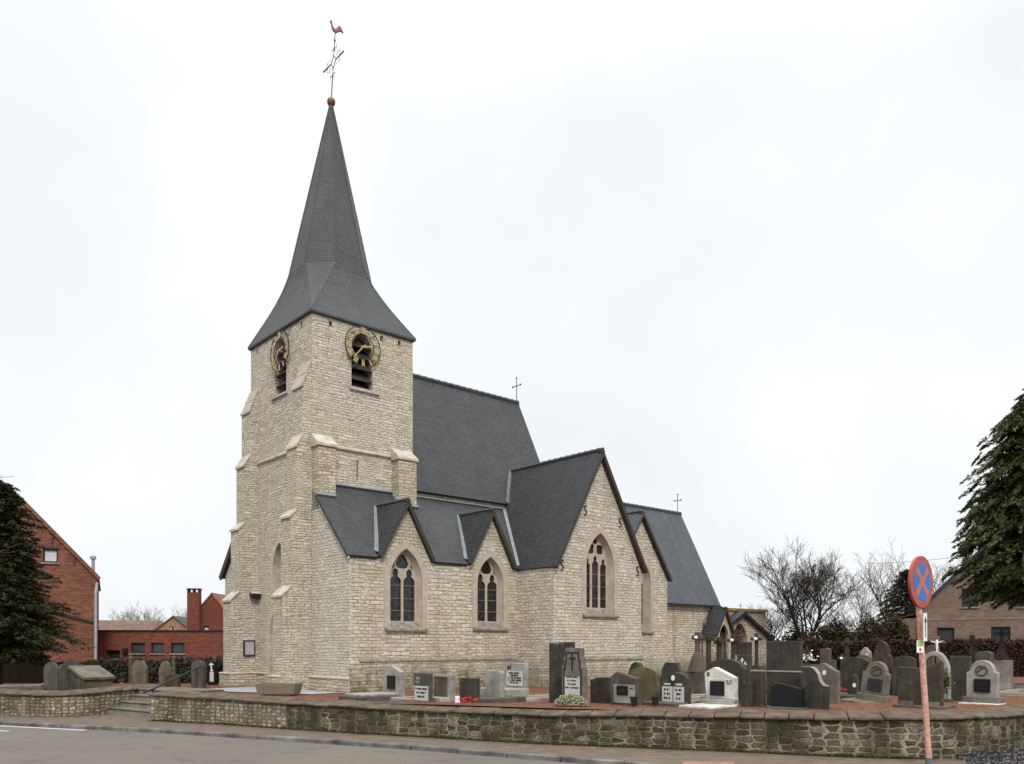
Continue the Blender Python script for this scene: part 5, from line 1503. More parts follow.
def grave_cross(x, ytop, d, label, ped_w=0.42, ped_h=0.9, arm=0.22, shaft=0.10, mat='gdark', medal=True, flare=True, name='stone_cross'):
    z0 = gz(d); H = 1.4 - (ytop - 645) * d / 830 - z0
    t = thing(name, label, 'grave cross', at(x, d), GR, 'tall grave crosses in the churchyard')
    q = frustum(ped_w / 2, ped_w / 2 * .8, ped_w / 2 * 0.86, ped_w / 2 * .7, -0.05, ped_h * 0.55); q.build('pedestal', M[mat], t)
    m = MB()
    if flare: m.lathe([(ped_w * 0.44, ped_h * 0.53), (ped_w * 0.34, ped_h * 0.72), (ped_w * 0.22, ped_h * 0.92), (shaft * 0.62, ped_h * 1.05), (shaft * 0.5, H * 0.92)], (0, 0, 0), 8)
    else: m.bar((0, 0, ped_h * 0.5), (0, 0, H * 0.9), shaft)
    m.bar((0, 0, H * 0.8), (0, 0, H), shaft); m.bar((-arm, 0, H - arm * 0.95), (arm, 0, H - arm * 0.95), shaft)
    m.build('cross', M[mat], t, bevel=0.015)
    if medal:
        c = MB(); c.lathe([(0.01, -0.05), (0.05, -0.03), (0.06, 0), (0.05, 0.03), (0.01, 0.05)], (0, -shaft * 0.55, H - arm * 0.95), 8); c.build('medallion', M['porcelain'], t)
    return t
grave_cross(697.5, 632, 24.3, 'tall stone cross with flared pedestal and white medallion, leftmost of the crosses by the chancel', 0.72, 1.15, 0.17, 0.13, 'gmid')
grave_cross(708.5, 632.5, 26.4, 'stone cross with square shaft just right of the leftmost flared cross', 0.5, 0.8, 0.20, 0.13, 'gdark2', False, False)
grave_cross(719, 637, 28.0, 'dark cross standing in front of the pointed arch of the porch', 0.5, 0.8, 0.18, 0.14, 'gdark', False, False)
grave_cross(733, 634, 25.0, 'dark thin cross with white medallion at the right edge of the porch', 0.45, 0.9, 0.20, 0.10, 'gdark', True, False)
t = grave_cross(756.5, 633, 24.0, 'dark cross with white medallion on a heavy block before the calvary niche', 0.44, 1.45, 0.18, 0.09, 'gdark', True, False)
grave_cross(847, 638, 32.0, 'slender dark cross before the brown hedge, left of the dark shouldered stone', 0.6, 0.7, 0.22, 0.14, 'gdark2', False, False)
grave_cross(972, 635, 27.0, 'dark stone cross on stepped base before the hedge, left of the pedestal cross', 0.7, 0.75, 0.24, 0.13, 'gdark2', False, True)
t = grave_cross(842, 654, 29.5, 'low dark cross with a white medallion left of the slender cross', 0.4, 0.5, 0.16, 0.10, 'gdark', True, False)
t = grave_cross(938, 636, 24.5, 'lichened wooden crucifix with a white figure behind the arch monument', 0.6, 0.75, 0.20, 0.09, 'golive', False, False, 'crucifix')
H = 1.4 - (636 - 645) * 24.5 / 830 - gz(24.5)
m = MB(); zc_ = H - 0.19; m.tube([(0, -0.07, zc_ - 0.36), (0, -0.08, zc_ - 0.18), (0, -0.08, zc_ - 0.02), (0, -0.085, zc_ + 0.08)], [0.022, 0.032, 0.042, 0.03], 6)
m.tube([(-0.17, -0.07, zc_ + 0.04), (0, -0.08, zc_ - 0.02), (0.17, -0.07, zc_ + 0.04)], [0.014, 0.024, 0.014], 5); m.build('figure', M['porcelain'], t)
stone(925, 935, 645, 22.5, 'slant', 'gmid', 'small slanted grey stone left of the crucifix', th=0.16)
t = thing('grave_ornament', 'dark grave pedestal topped with white porcelain flowers, right of the tallest slab', 'ornament', at(807, 24.0), GR)
frustum(0.26, 0.2, 0.22, 0.17, -0.05, 0.85).build('pedestal', M['gmid'], t)
leaves(70, lambda r: (Vector((r.gauss(0, .14), r.gauss(0, .10), 0.95 + abs(r.gauss(0, .12)))), Z), 0.03, 0.06, rg).build('white_flowers', M['porcelain'], t)
m = MB(); m.bar((0, 0, 0.85), (0, 0, 1.38), 0.05); m.bar((-0.13, 0, 1.22), (0.13, 0, 1.22), 0.05); m.build('cross', M['gdark'], t)

# pots, flowers and small plants
def pot(x, d, label):
    t = thing('flower_pot', label, 'pot', at(x, d) + Z * 0.02, 0)
    MB().lathe([(0.055, 0), (0.085, 0.17), (0.095, 0.17), (0.095, 0.19), (0.075, 0.19), (0.07, 0.12)], (0, 0, 0), 12).build('body', M['plastic'], t)
    MB().lathe([(0.07, 0.15), (0.06, 0.155)], (0, 0, 0), 10).build('soil', M['barkdark'], t)
pot(634, 17.2, 'black plastic pot before the peaked grey headstone'); pot(655.5, 17.3, 'black plastic pot before the olive lichened headstone')
def bloom(x, d, z, r, mat, label, n=60):
    m = leaves(n, lambda q: (Vector((q.gauss(0, r * .6), q.gauss(0, r * .5), abs(q.gauss(0, r * .45)))), Z), r * 0.16, r * 0.3, rg)
    o = m.build('flower_tuft', M[mat], loc=at(x, d) + Z * z); tag(o, label, 'flowers')
bloom(466, 18.3, 0.02, 0.17, 'red', 'red flowers lying before the plain dark headstone'); bloom(842, 21.5, 0.22, 0.12, 'red', 'red flowers left of the small round topped headstone')
def dome(q):
    x, y = q.uniform(-1, 1), q.uniform(-1, 1)
    return Vector((x * .34, y * .18, 0.02 + 0.24 * math.sqrt(max(0, 1 - x * x * .9)) * math.sqrt(max(0, 1 - y * y * .8)) * math.sqrt(q.random()))), Z
m = leaves(2200, dome, 0.016, 0.038, rg)
tag(m.build('lavender_plant', M['lav'], loc=at(571, 17.35)), 'low pale grey green plant before the stepped cross headstone', 'plant')
t = thing('grave_lantern', 'small white cylinder candle beside the plain dark headstone', 'candle', at(457.5, 18.9), 0)
MB().lathe([(0.06, 0), (0.06, 0.13), (0.05, 0.15)], (0, 0, 0), 10).build('body', M['porcelain'], t); MB().lathe([(0.03, 0.15), (0.012, 0.18)], (0, 0, 0), 8).build('lid', M['iron'], t)

# grave plots: low concrete kerbs round red gravel
def plot(x, d, L, W, label, rz=GR, h=0.10, mat='gconc'):
    t = thing('grave_kerb', label, 'grave kerb', at(x, d), rz, 'concrete grave kerbs')
    for a in ((-W / 2, W / 2, -L / 2, -L / 2 + 0.09), (-W / 2, W / 2, L / 2 - 0.09, L / 2), (-W / 2, -W / 2 + 0.09, -L / 2 + 0.09, L / 2 - 0.09), (W / 2 - 0.09, W / 2, -L / 2 + 0.09, L / 2 - 0.09)):
        MB().box(*a, -0.05, h).build('kerb_bar', M[mat], t, bevel=0.01)
plot(532, 20.6, 2.0, 0.9, 'concrete grave kerb left of the tall notched slab'); plot(697, 21.0, 1.9, 0.9, 'concrete grave kerb at the foot of the leftmost flared cross')
plot(430, 20.6, 1.8, 0.8, 'concrete grave kerb against the aisle wall behind the lettered stones'); plot(693, 18.9, 1.8, 0.85, 'concrete grave kerb behind the white slab of the bright white headstone')
plot(1022, 27.5, 2.2, 1.2, 'pale low grave kerb right of the pedestal cross')
plot(1030, 23.5, 2.4, 1.3, 'pale grave kerb at the right edge of the churchyard')

# left part of the churchyard
L0 = R(-12)
stone(43.5, 59.5, 662, 24.6, 'round', 'gmid', 'grey round topped slab standing alone above the left wall', rz=L0, th=0.10)
t = thing('wedge_tomb', 'grey tomb with stepped head and sloping lid, behind the left wall', 'tomb', at(84, 25.9), R(50))
m = MB(); m.plate([(-0.40, 0), (0.40, 0), (0.40, 0.62), (0.30, 0.80), (0.22, 0.80), (0.18, 0.92), (-0.18, 0.92), (-0.22, 0.80), (-0.30, 0.80), (-0.40, 0.66)], [], (-0.25, 0.30, 0), X, Z, -0.1, 0.1); m.build('head', M['gmid'], t, bevel=0.01)
q = MB(); P = [(0.18, 0), (-0.85, 0), (-0.85, 0.36), (0.18, 0.66)]
a = [(-0.36, y, z) for y, z in P]; b = [(0.50, y, z) for y, z in P]
q.face(a[::-1]); q.face(b)
for i in range(4):
    j = (i + 1) % 4; q.face([a[i], a[j], b[j], b[i]])
q.build('body', M['gmid'], t)
lid = MB(); lid.obox((0.07, -0.36, 0.55), X, Vector((0, 1.03, 0.30)).normalized(), Vector((0, -0.30, 1.03)).normalized(), 0.48, 0.60, 0.045); lid.build('lid', M['ggrey'], t, bevel=0.01)
stone(131.5, 148.5, 660.5, 27.0, 'trap', 'gbeige', 'brown flat headstone with chipped top before the left hedge, left of the handrail', rz=L0, th=0.14)
stone(158.5, 172.5, 661, 28.0, 'shoulder', 'gbeige', 'brown streaked shouldered headstone half hidden behind a small dark stone', rz=L0, th=0.14)
stone(165, 181, 674, 26.4, 'slant', 'gdark', 'small dark stone leaning before the brown shouldered one', rz=L0, th=0.12)
t, *_ = stone(191, 206.5, 660, 27.2, 'round', 'gmid', 'tall round headed grey slab by the upper handrail post', rz=L0, th=0.2)
t, w, h, th = stone(207.5, 217.5, 661, 29.0, 'flat', 'gblack', 'narrow black stone with white cross and white panel left of the tower', rz=L0, th=0.12)
m = MB(); y = -th / 2; m.bar((0, y, h * .70), (0, y, h * .93), 0.04); m.bar((-0.08, y, h * .86), (0.08, y, h * .86), 0.04); m.build('cross', M['porcelain'], t)
MB().box(-0.06, 0.09, y - 0.015, y + .01, 0.12, h * .55).build('white_panel', M['panel'], t); oval(t, 0.01, h * .62, th, 0.05)
for x, d, Ln, wd, lb in ((18, 24.6, 1.5, 0.9, 'low grey grave slab at the far left above the wall'), (62, 26.2, 1.2, 0.8, 'low grey slab with a small white candle beside the wedge tomb')):
    t = thing('grave_slab', lb, 'grave slab', at(x, d), R(-70))
    MB().box(-wd / 2, wd / 2, -Ln / 2, Ln / 2, -0.05, 0.16).build('slab', M['gmid'], t, bevel=0.015)
    MB().box(-wd / 2 + .08, wd / 2 - .08, -Ln / 2 + .08, Ln / 2 - .08, 0.16, 0.22).build('cover', M['ggrey'], t, bevel=0.015)
t = thing('candle', 'tiny white candle standing on the low slab at left', 'candle', at(62.5, 26.0) + Z * 0.22); MB().lathe([(0.05, 0), (0.04, 0.12), (0.015, 0.16)], (0, 0, 0), 8).build('wax', M['porcelain'], t)
t = thing('grave_vase', 'small white vase of red flowers right of the wedge tomb', 'vase', at(121.5, 26.2)); MB().lathe([(0.05, 0), (0.03, 0.1), (0.06, 0.22)], (0, 0, 0), 8).build('body', M['glight'], t)
leaves(24, lambda q: (Vector((q.gauss(0, .05), q.gauss(0, .05), 0.26 + abs(q.gauss(0, .03)))), Z), 0.02, 0.04, rg).build('blooms', M['red'], t)

# ------------------------------------------------------------------ fences and hedges
t = thing('board_fence', 'dark brown wooden fence with scalloped top behind the left graves', 'fence', at(40, 30.5, z=0), 0)
x0w, x1w = (-80 - 512) / 830 * 30.5 - t.location.x, (103 - 512) / 830 * 30.5 - t.location.x
m = MB(); x = x0w; k = 0
while x < x1w:
    hh = 0.80 + 0.05 * math.sin(k * 0.9) + rg.uniform(-0.02, 0.02)
    m.plate([(x, -0.1), (x + 0.115, -0.1), (x + 0.115, hh), (x + 0.0575, hh + 0.035), (x, hh)], [], (0, 0, 0), X, Z, -0.012, 0.012); x += 0.125; k += 1
m.build('boards', M['fencewood'], t)
m = MB(); m.bar((x0w, 0.04, 0.2), (x1w, 0.04, 0.2), 0.05, 0.08); m.bar((x0w, 0.04, 0.6), (x1w, 0.04, 0.6), 0.05, 0.08); m.build('rail', M['fencewood'], t)
def hedge(name, label, x0, x1, y0, y1, h, mat, n, s, cat='hedge', jag=0.08, z0=0.0):
    t = thing(name, label, cat, ((x0 + x1) / 2, (y0 + y1) / 2, z0))
    hw, hd = (x1 - x0) / 2, (y1 - y0) / 2
    def fn(r):
        x = r.uniform(-hw, hw)
        top = h + jag * (math.sin(x * 1.7) + math.sin(x * 4.1 + 1)) * 0.5
        if r.random() < 0.35: return Vector((x, r.uniform(-hd, hd), top + r.gauss(0, jag * .5))), Z
        return Vector((x, -hd + abs(r.gauss(0, 0.10)) - 0.05, r.uniform(0, top))), Z
    leaves(n, fn, s * 0.6, s, rg).build('foliage', M[mat], t)
    MB().box(-hw, hw, -hd + 0.14, hd - 0.1, -0.5, h - 0.12).build('branches', M['barkdark'], t)
xs = lambda px, d: (px - 512) / 830 * d
hedge('ivy_hedge', 'dark mossy green hedge between the left graves and the red brick annex', xs(103, 30.6), xs(245, 30.6), 30.3, 30.9, 0.84, 'ivy', 5200, 0.075)
for px in (131, 174, 215):
    m = MB().box(-0.06, 0.06, -0.06, 0.06, -0.1, 0.86); m.lathe([(0.075, 0.86), (0.09, 0.92), (0.03, 1.02)], (0, 0, 0), 8)
    tag(m.build('fence_post', M['post'], loc=at(px, 30.1)), {131: 'weathered post in the hedge behind the brown chipped headstone', 174: 'weathered post in the hedge behind the shouldered headstone', 215: 'weathered post in the hedge nearest the tower'}[px], 'post', 'posts along the left hedge')
hedge('beech_hedge', 'long brown beech hedge behind the right hand graves', xs(795, 37), xs(1100, 37), 36.6, 37.4, 1.55, 'beech', 15000, 0.10)
hedge('beech_hedge', 'taller mixed brown hedge behind the beech hedge at the bare trees', xs(826, 43.5), xs(905, 43.5), 43, 44.1, 2.2, 'larch', 6000, 0.12, jag=0.5)
hedge('brown_shrubs', 'brown undergrowth at the foot of the fan shaped bare tree', xs(758, 45), xs(826, 45), 44.6, 45.6, 1.75, 'larch', 4200, 0.12, jag=0.5)
m = MB(); m.face([(xs(868, 44), 44, 0.0), (xs(915, 44), 44, 0.0), (xs(930, 56), 56, 1.9), (xs(862, 56), 56, 1.9)])
tag(m.build('grass_bank', plain('bright_grass', (0.13, 0.20, 0.03), 0.2, 3, 0.9, 0.1)), kind='structure')

# ------------------------------------------------------------------ trees
def bare_tree(name, label, x, d, H, mat, rng, fork=0.2, spread=0.5, limbs=7, depth=4, r0=0.18, wide=1.0, twig=0.012, lean=0.0, kids=3, group=None, cat='bare tree', trunkw=None, upbias=0.10):
    t = thing(name, label, cat, at(x, d, z=-0.1), 0, group)
    T = MB(); C = MB()
    zf = H * fork
    T.tube([(0, 0, 0), (lean * 0.3, 0, zf * 0.5), (lean * 0.5, 0, zf), (lean * .55, 0, zf * 1.25)], [r0 * 1.25, r0, r0 * 0.95, r0 * 0.5], 8)
    T.build('trunk', M[mat], t)
    def grow(p, dr, L, r, k):
        n = 3 if k > 1 else 2
        pts = [p]; q = p.copy(); dd = dr.copy()
        for i in range(n):
            dd = (dd + Vector((rng.gauss(0, .16), rng.gauss(0, .16), upbias + rng.gauss(0, .08)))).normalized()
            q = q + dd * L / n; pts.append(q.copy())
        C.tube(pts, [max(twig, r * (1 - 0.5 * i / n)) for i in range(n + 1)], 4 if k > 2 else 3, False)
        if k <= 0: return
        m_ = kids + (1 if rng.random() < 0.5 else 0)
        for i in range(m_):
            f = 0.35 + 0.65 * (i + rng.random()) / m_
            j = min(n - 1, int(f * n)); a = pts[j].lerp(pts[j + 1], f * n - j)
            side = dd.cross(Vector((rng.gauss(0, 1), rng.gauss(0, 1), rng.gauss(0, 1)))).normalized()
            nd = (dd + side * rng.uniform(0.45, 0.95)).normalized()
            grow(a, nd, L * rng.uniform(0.48, 0.72), max(twig, r * 0.5), k - 1)
    for i in range(limbs):
        a = 2 * PI * i / limbs + rng.uniform(-.3, .3); s = spread * rng.uniform(0.6, 1.25)
        dr = Vector((math.cos(a) * s * wide, math.sin(a) * s, 1)).normalized()
        grow(Vector((lean * .5, 0, zf * rng.uniform(0.85, 1.1))), dr, (H - zf) * rng.uniform(0.50, 0.62), r0 * 0.55, depth)
    C.build('crown', M[mat], t)
    return t
rt = random.Random(21)
bare_tree('bare_tree', 'wide fan shaped bare tree right of the church east end', 806, 42, 6.3, 'bark', random.Random(4), 0.24, 0.72, 9, 4, 0.11, 1.0, 0.006, kids=4, upbias=0.10)
bare_tree('bare_tree', 'thin upright bare tree with a straight pole stem left of the road sign', 886, 52, 7.4, 'barkdark', random.Random(6), 0.45, 0.45, 7, 3, 0.07, 1.0, 0.006)
bare_tree('bare_tree', 'bushy bare tree between the fan shaped tree and the pole stemmed one', 866, 50, 5.8, 'barkdark', random.Random(8), 0.14, 0.40, 6, 4, 0.06, 1.0, 0.005)
bare_tree('bare_tree', 'slim bare tree rising right of the road sign disc', 936, 56, 7.0, 'barkdark', random.Random(9), 0.3, 0.22, 6, 4, 0.08, 1.0, 0.006)
bare_tree('bare_tree', 'twiggy bare tree just right of the calvary niche', 776, 48, 4.0, 'barkdark', random.Random(12), 0.12, 0.6, 6, 4, 0.08, 1.0, 0.006)
bare_tree('bare_tree', 'low bare bush showing above the calvary niche coping', 752, 60, 4.0, 'barkdark', random.Random(14), 0.1, 0.7, 8, 4, 0.07, 1.2, 0.007)
bare_tree('bare_tree', 'bare scrub tree between the fan shaped tree and the beech hedge', 842, 50, 3.6, 'barkdark', random.Random(15), 0.1, 0.7, 8, 4, 0.07, 1.1, 0.006)
gp = 'distant poplars beyond the annex'
for i, (px, H, lb) in enumerate(((119, 6.6, 'thin bare distant poplar nearest the old brick gable house'), (132, 7.2, 'bare distant poplar above the brown tiled roof ridge'), (146, 7.1, 'full bare distant poplar at the right end of the brown roof'), (156, 6.5, 'bare distant poplar left of the orange gable'), (180, 6.8, 'faint bare tree beside the tall brick chimney'))):
    bare_tree('poplar_tree', lb, px, 120, H, 'barkpale', random.Random(30 + i), 0.25, 0.20, 5, 3, 0.11, 1.0, 0.016, group=gp, kids=3)
# reddish bare twigs reaching in from the left edge
bare_tree('bare_tree', 'reddish bare branches reaching across the left edge of the view', -62, 26.5, 7.0, 'twigred', random.Random(41), 0.25, 0.55, 6, 3, 0.12, 1.0, 0.008)

def evergreen(name, label, x, d, prof, mat, n, rng, droop, s0, s1, nb=150):
    """prof: list of (z, radius); sprays fill the volume, denser towards the outside, on limbs from the trunk"""
    t = thing(name, label, 'evergreen tree', at(x, d, z=-0.1))
    zmax = prof[-1][0]; zmin = prof[0][0]
    T = MB(); T.tube([(0, 0, 0), (0.05, 0, zmax * 0.5), (0, 0, zmax * 0.97)], [0.26, 0.15, 0.03], 8); T.build('trunk', M['barkdark'], t)
    def rad(z):
        for (a, ra), (b, rb) in zip(prof[:-1], prof[1:]):
            if a <= z <= b: return ra + (rb - ra) * (z - a) / (b - a)
        return 0.1
    C = MB(); Lm = MB()
    for k in range(nb):
        z = zmin + (zmax - zmin) * ((k + rng.random()) / nb) ** 1.1
        a = k * 2.39996 + rng.uniform(-.4, .4)
        r = rad(z) * rng.uniform(0.70, 1.10)
        out = Vector((math.cos(a), math.sin(a), 0)); sidev = Vector((-math.sin(a), math.cos(a), 0))
        p0 = Vector((0, 0, min(z + r * 0.10, zmax * 0.98))); p1 = out * r + Z * (z - droop * r * 0.10)
        pm = p0.lerp(p1, 0.5) + Z * 0.14 * r
        Lm.tube([p0, pm, p1], [0.03, 0.02, 0.008], 3, False)
        ncl = max(3, int(3 + r * 3.2))
        for q in range(ncl):
            f = 0.25 + 0.80 * (q + rng.random() * 0.8) / ncl
            c0 = (p0.lerp(pm, f * 2) if f < 0.5 else pm.lerp(p1, f * 2 - 1)) + sidev * rng.gauss(0, 0.16 * r * (0.4 + f * 0.6))
            axis = (out * 0.75 + sidev * rng.gauss(0, .45) - Z * droop * rng.uniform(0.25, 0.9) + Z * 0.15).normalized()
            Lc = rng.uniform(0.30, 0.55) * (0.7 + 0.25 * min(r, 2)) ; wc_ = Lc * 0.27
            per = max(14, int(n / (nb * 7.5)))
            for i in range(per):
                g = rng.random()
                taper = (1 - 0.75 * g)
                c = c0 + axis * (g - 0.25) * Lc + sidev * rng.gauss(0, wc_ * taper * 0.75) + Z * (rng.gauss(0, wc_ * taper * 0.42) - droop * 0.10 * g * g)
                sz = rng.uniform(s0, s1)
                ax = (axis + Vector((rng.gauss(0, .42), rng.gauss(0, .42), rng.gauss(0, .32) - 0.18 * droop))).normalized()
                sd_ = ax.cross(Vector((rng.gauss(0, .5), rng.gauss(0, .5), 1 + rng.gauss(0, .5)))).normalized()
                C.face([c - ax * sz * 0.5, c + sd_ * sz * 0.20, c + ax * sz * 0.85, c - sd_ * sz * 0.20])
    Lm.build('limbs', M['barkdark'], t)
    C.build('crown', M[mat], t)
    return t
evergreen('conifer_tree', 'large drooping dark green conifer at the right edge', 1052, 26, [(3.0, 1.8), (3.4, 2.35), (4.2, 2.65), (5.5, 2.6), (6.3, 2.2), (7.2, 2.05), (8.0, 1.75), (8.8, 1.35), (9.4, 0.9), (9.9, 0.35)], 'conifer', 230000, random.Random(57), 0.85, 0.06, 0.14, 420)
evergreen('evergreen_tree', 'dense dark evergreen at the left edge before the red brick gable', -6, 27, [(0.9, 1.5), (1.5, 2.35), (2.2, 2.2), (2.9, 1.9), (3.6, 1.6), (4.8, 1.3), (5.8, 0.95), (6.4, 0.75), (6.9, 0.2)], 'yew', 150000, random.Random(52), 0.35, 0.06, 0.12, 330)
evergreen('brown_evergreen', 'brownish conifer beside the pole stemmed bare tree', 906, 52, [(0.0, 2.0), (1.2, 2.2), (3.0, 1.7), (5.0, 0.9), (6.2, 0.1)], 'larch', 40000, random.Random(53), 0.4, 0.10, 0.20, 220)

# ------------------------------------------------------------------ houses
def house(name, label, x0, x1, y0, y1, zb, ze, xa, za, wall, roof, wins=(), verge='greytile', wt=0.3, fmat='frame', pmat='pane', right=True, eaveL=None):
    """gable towards the camera; roof ridge runs away from it"""
    t = thing(name, label, 'house', ((x0 + x1) / 2, y0, zb))
    o = Vector(t.location); eL = ze if eaveL is None else eaveL
    holes = [rect(a - o.x, b - o.x, c - zb, e - zb) for a, b, c, e in wins]
    P = [(x0 - o.x, 0), (x1 - o.x, 0), (x1 - o.x, ze - zb), (xa - o.x, za - zb), (x0 - o.x, eL - zb)]
    m = MB(); m.plate(P, holes, (0, 0, 0), X, Z, -wt, 0)
    m.box(x0 - o.x, x0 - o.x + wt, wt, y1 - y0, 0, eL - zb - 0.05); m.box(x1 - o.x - wt, x1 - o.x, wt, y1 - y0, 0, ze - zb - 0.05)
    w = m.build('wall', M[wall], t)
    yb = y1 - y0
    rL = slab([(xa - o.x, -0.06, za - zb + .06), (x0 - o.x - .1, -0.06, eL - zb - .02), (x0 - o.x - .1, yb, eL - zb - .02), (xa - o.x, yb, za - zb + .06)], 0.08)
    rR = slab([(xa - o.x, -0.06, za - zb + .06), (xa - o.x, yb, za - zb + .06), (x1 - o.x + .1, yb, ze - zb - .02), (x1 - o.x + .1, -0.06, ze - zb - .02)], 0.08)
    rf = join(rL, rR).build('roof', M[roof], t)
    for a, b, c, e in wins:
        f = MB(); f.plate(rect(a - o.x, b - o.x, c - zb, e - zb), [rect(a - o.x + .06, b - o.x - .06, c - zb + .06, e - zb - .06)], (0, 0, 0), X, Z, -0.16, -0.08)
        fo = f.build('window', M[fmat], t)
        g = MB().box(a - o.x + .05, b - o.x - .05, 0.13, 0.15, c - zb + .05, e - zb - .05); g.build('pane', M[pmat], fo)
        MB().box(a - o.x - .06, b - o.x + .06, -0.07, 0.1, c - zb - .08, c - zb).build('sill', M['dressedgrey'], fo)
    return t, w, rf, o
# old red brick gable house: its side wall runs back out of sight, so the gable is turned towards the churchyard
def on_face(px, py, corner, rz):
    """where the ray of a photo point meets the gable plane: (local x, local z)"""
    g = Vector((math.cos(rz), math.sin(rz))); n = Vector((-math.sin(rz), math.cos(rz)))
    r = Vector(((px - 512) / 830, 1)); dd = Vector(corner).dot(n) / r.dot(n)
    return ((r * dd - Vector(corner)).dot(g), 1.4 + (645 - py) / 830 * dd)
def turn(t, corner, rz):
    """house() builds a gable square to the camera with its reference corner at x = 0; put it in place and turn it"""
    t.rotation_euler = (0, 0, rz)
    t.location = (corner[0] + t.location.x * math.cos(rz), corner[1] + t.location.x * math.sin(rz), t.location.z)
HC, HR = (-18.0, 36.0), R(26)
F = lambda px, py: on_face(px, py, HC, HR)
ax_, az_ = F(17, 496); wx0, wz0 = F(43, 562); wx1, wz1 = F(58, 549); ez = F(97, 578)[1]
t, w, rf, o = house('brick_house', 'old red brick gable house behind the dark evergreen', 2 * ax_, 0.0, 0, 9, -0.7, ez, ax_, az_, 'redbrick', 'browntile', [(wx0, wx1, wz0, wz1)], fmat='black', pmat='blind')
m = MB()
for a, b in (((ax_, az_), (0.1, ez - 0.08)), ((ax_, az_), (2 * ax_ - 0.1, ez - 0.08))): m.bar((a[0] - o.x, -0.05, a[1] + .04 - o.z), (b[0] - o.x, -0.05, b[1] + .04 - o.z), 0.12, 0.15)
m.build('gable_coping', M['redbrick'], t)
p, q = F(48, 611), F(96, 623)
m = MB(); m.bar((p[0] - o.x, -0.04, p[1] - o.z), (q[0] - o.x, -0.04, q[1] - o.z), 0.06, 0.10); m.build('flashing', M['black'], t)
m = MB(); m.tube([(-0.05 - o.x, -0.10, 0), (-0.05 - o.x, -0.10, 3.6 - o.z), (-0.0 - o.x, -0.02, 4.1 - o.z)], 0.06, 8); m.build('downpipe', M['zinc'], t)
fx = F(93, 560)[0]
m = MB(); m.tube([(fx - o.x, 0.5, ez - o.z), (fx - o.x, 0.5, ez + 0.85 - o.z)], 0.07, 8); m.lathe([(0.12, 0), (0.13, 0.12), (0.05, 0.2)], (fx - o.x, 0.5, ez + 0.85 - o.z), 8); m.build('flue', M['zinc'], t)
for px, py in ((33, 519), (52, 540), (74, 560)):
    c = F(px, py); c = Vector((c[0] - o.x, -0.03, c[1] - o.z)); m = MB(); m.bar(c - Z * .22, c + Z * .22 + X * .05, 0.04); m.bar(c + Z * .22, c + Z * .3 - X * .1, 0.03); m.build('wall_anchor', M['black'], t)
MB().box(wx0 - 0.1 - o.x, wx1 + 0.1 - o.x, -0.02, 0.1, wz1 - o.z, wz1 + 0.10 - o.z).build('lintel', M['barge'], t)
turn(t, HC, HR)
# flat roofed annex
t = thing('brick_annex', 'low flat roofed red brick annex with three small windows', 'annex', (-15, 38, -0.7))
o = Vector(t.location)
AW = [(xs(131, 38), xs(145, 38), 1.03, 1.50), (xs(151, 38), xs(164, 38), 1.03, 1.50), (xs(171, 38), xs(184.5, 38), 1.03, 1.50)]
AD = (xs(106, 38), xs(120, 38), 0.2, 1.16)
m = MB(); m.plate(rect(-19.0 - o.x, -7 - o.x, 0, 2.72), [rect(a - o.x, b - o.x, c - o.z, e - o.z) for a, b, c, e in AW + [AD]], (0, 0, 0), X, Z, -0.3, 0)
m.box(-19 - o.x, -7 - o.x, 0.31, 8, 2.3, 2.6); m.box(-19 - o.x, -18.7 - o.x, 0.31, 8, 0, 2.29); m.build('wall', M['redbrick2'], t)
MB().box(-19.05 - o.x, -6.95 - o.x, -0.05, 0.35, 2.72, 2.79).build('coping', M['black'], t)
for a, b, c, e in AW:
    f = MB(); f.plate(rect(a - o.x, b - o.x, c - o.z, e - o.z), [rect(a - o.x + .05, b - o.x - .05, c - o.z + .05, e - o.z - .05)], (0, 0, 0), X, Z, -0.16, -0.08); fo = f.build('window', M['black'], t)
    MB().box(a - o.x + .04, b - o.x - .04, 0.13, 0.15, c - o.z + .04, e - o.z - .04).build('pane', M['panegreen'], fo)
    MB().box(a - o.x - .05, b - o.x + .05, -0.06, 0.08, c - o.z - .08, c - o.z).build('sill', M['dressedgrey'], fo)
MB().box(AD[0] - o.x, AD[1] - o.x, 0.2, 0.25, 0.9, 1.86).build('door', M['black'], t)
m = MB(); m.obox((xs(126, 38) - o.x, -0.12, 1.15 - o.z), X, Y, Z, 0.10, 0.10, 0.10); m.bar((xs(127, 38) - o.x, 0, 1.2 - o.z), (xs(126, 38) - o.x, -0.12, 1.15 - o.z), 0.03); m.build('wall_lamp', M['black'], t)
m = MB(); m.lathe([(0.62, 0), (0.60, 0.05), (0.45, 0.13), (0.25, 0.18), (0.02, 0.2)], (xs(216, 40) - o.x, 2.0, 2.62), 16); m.build('skylight_dome', M['white'], t, smooth=True)
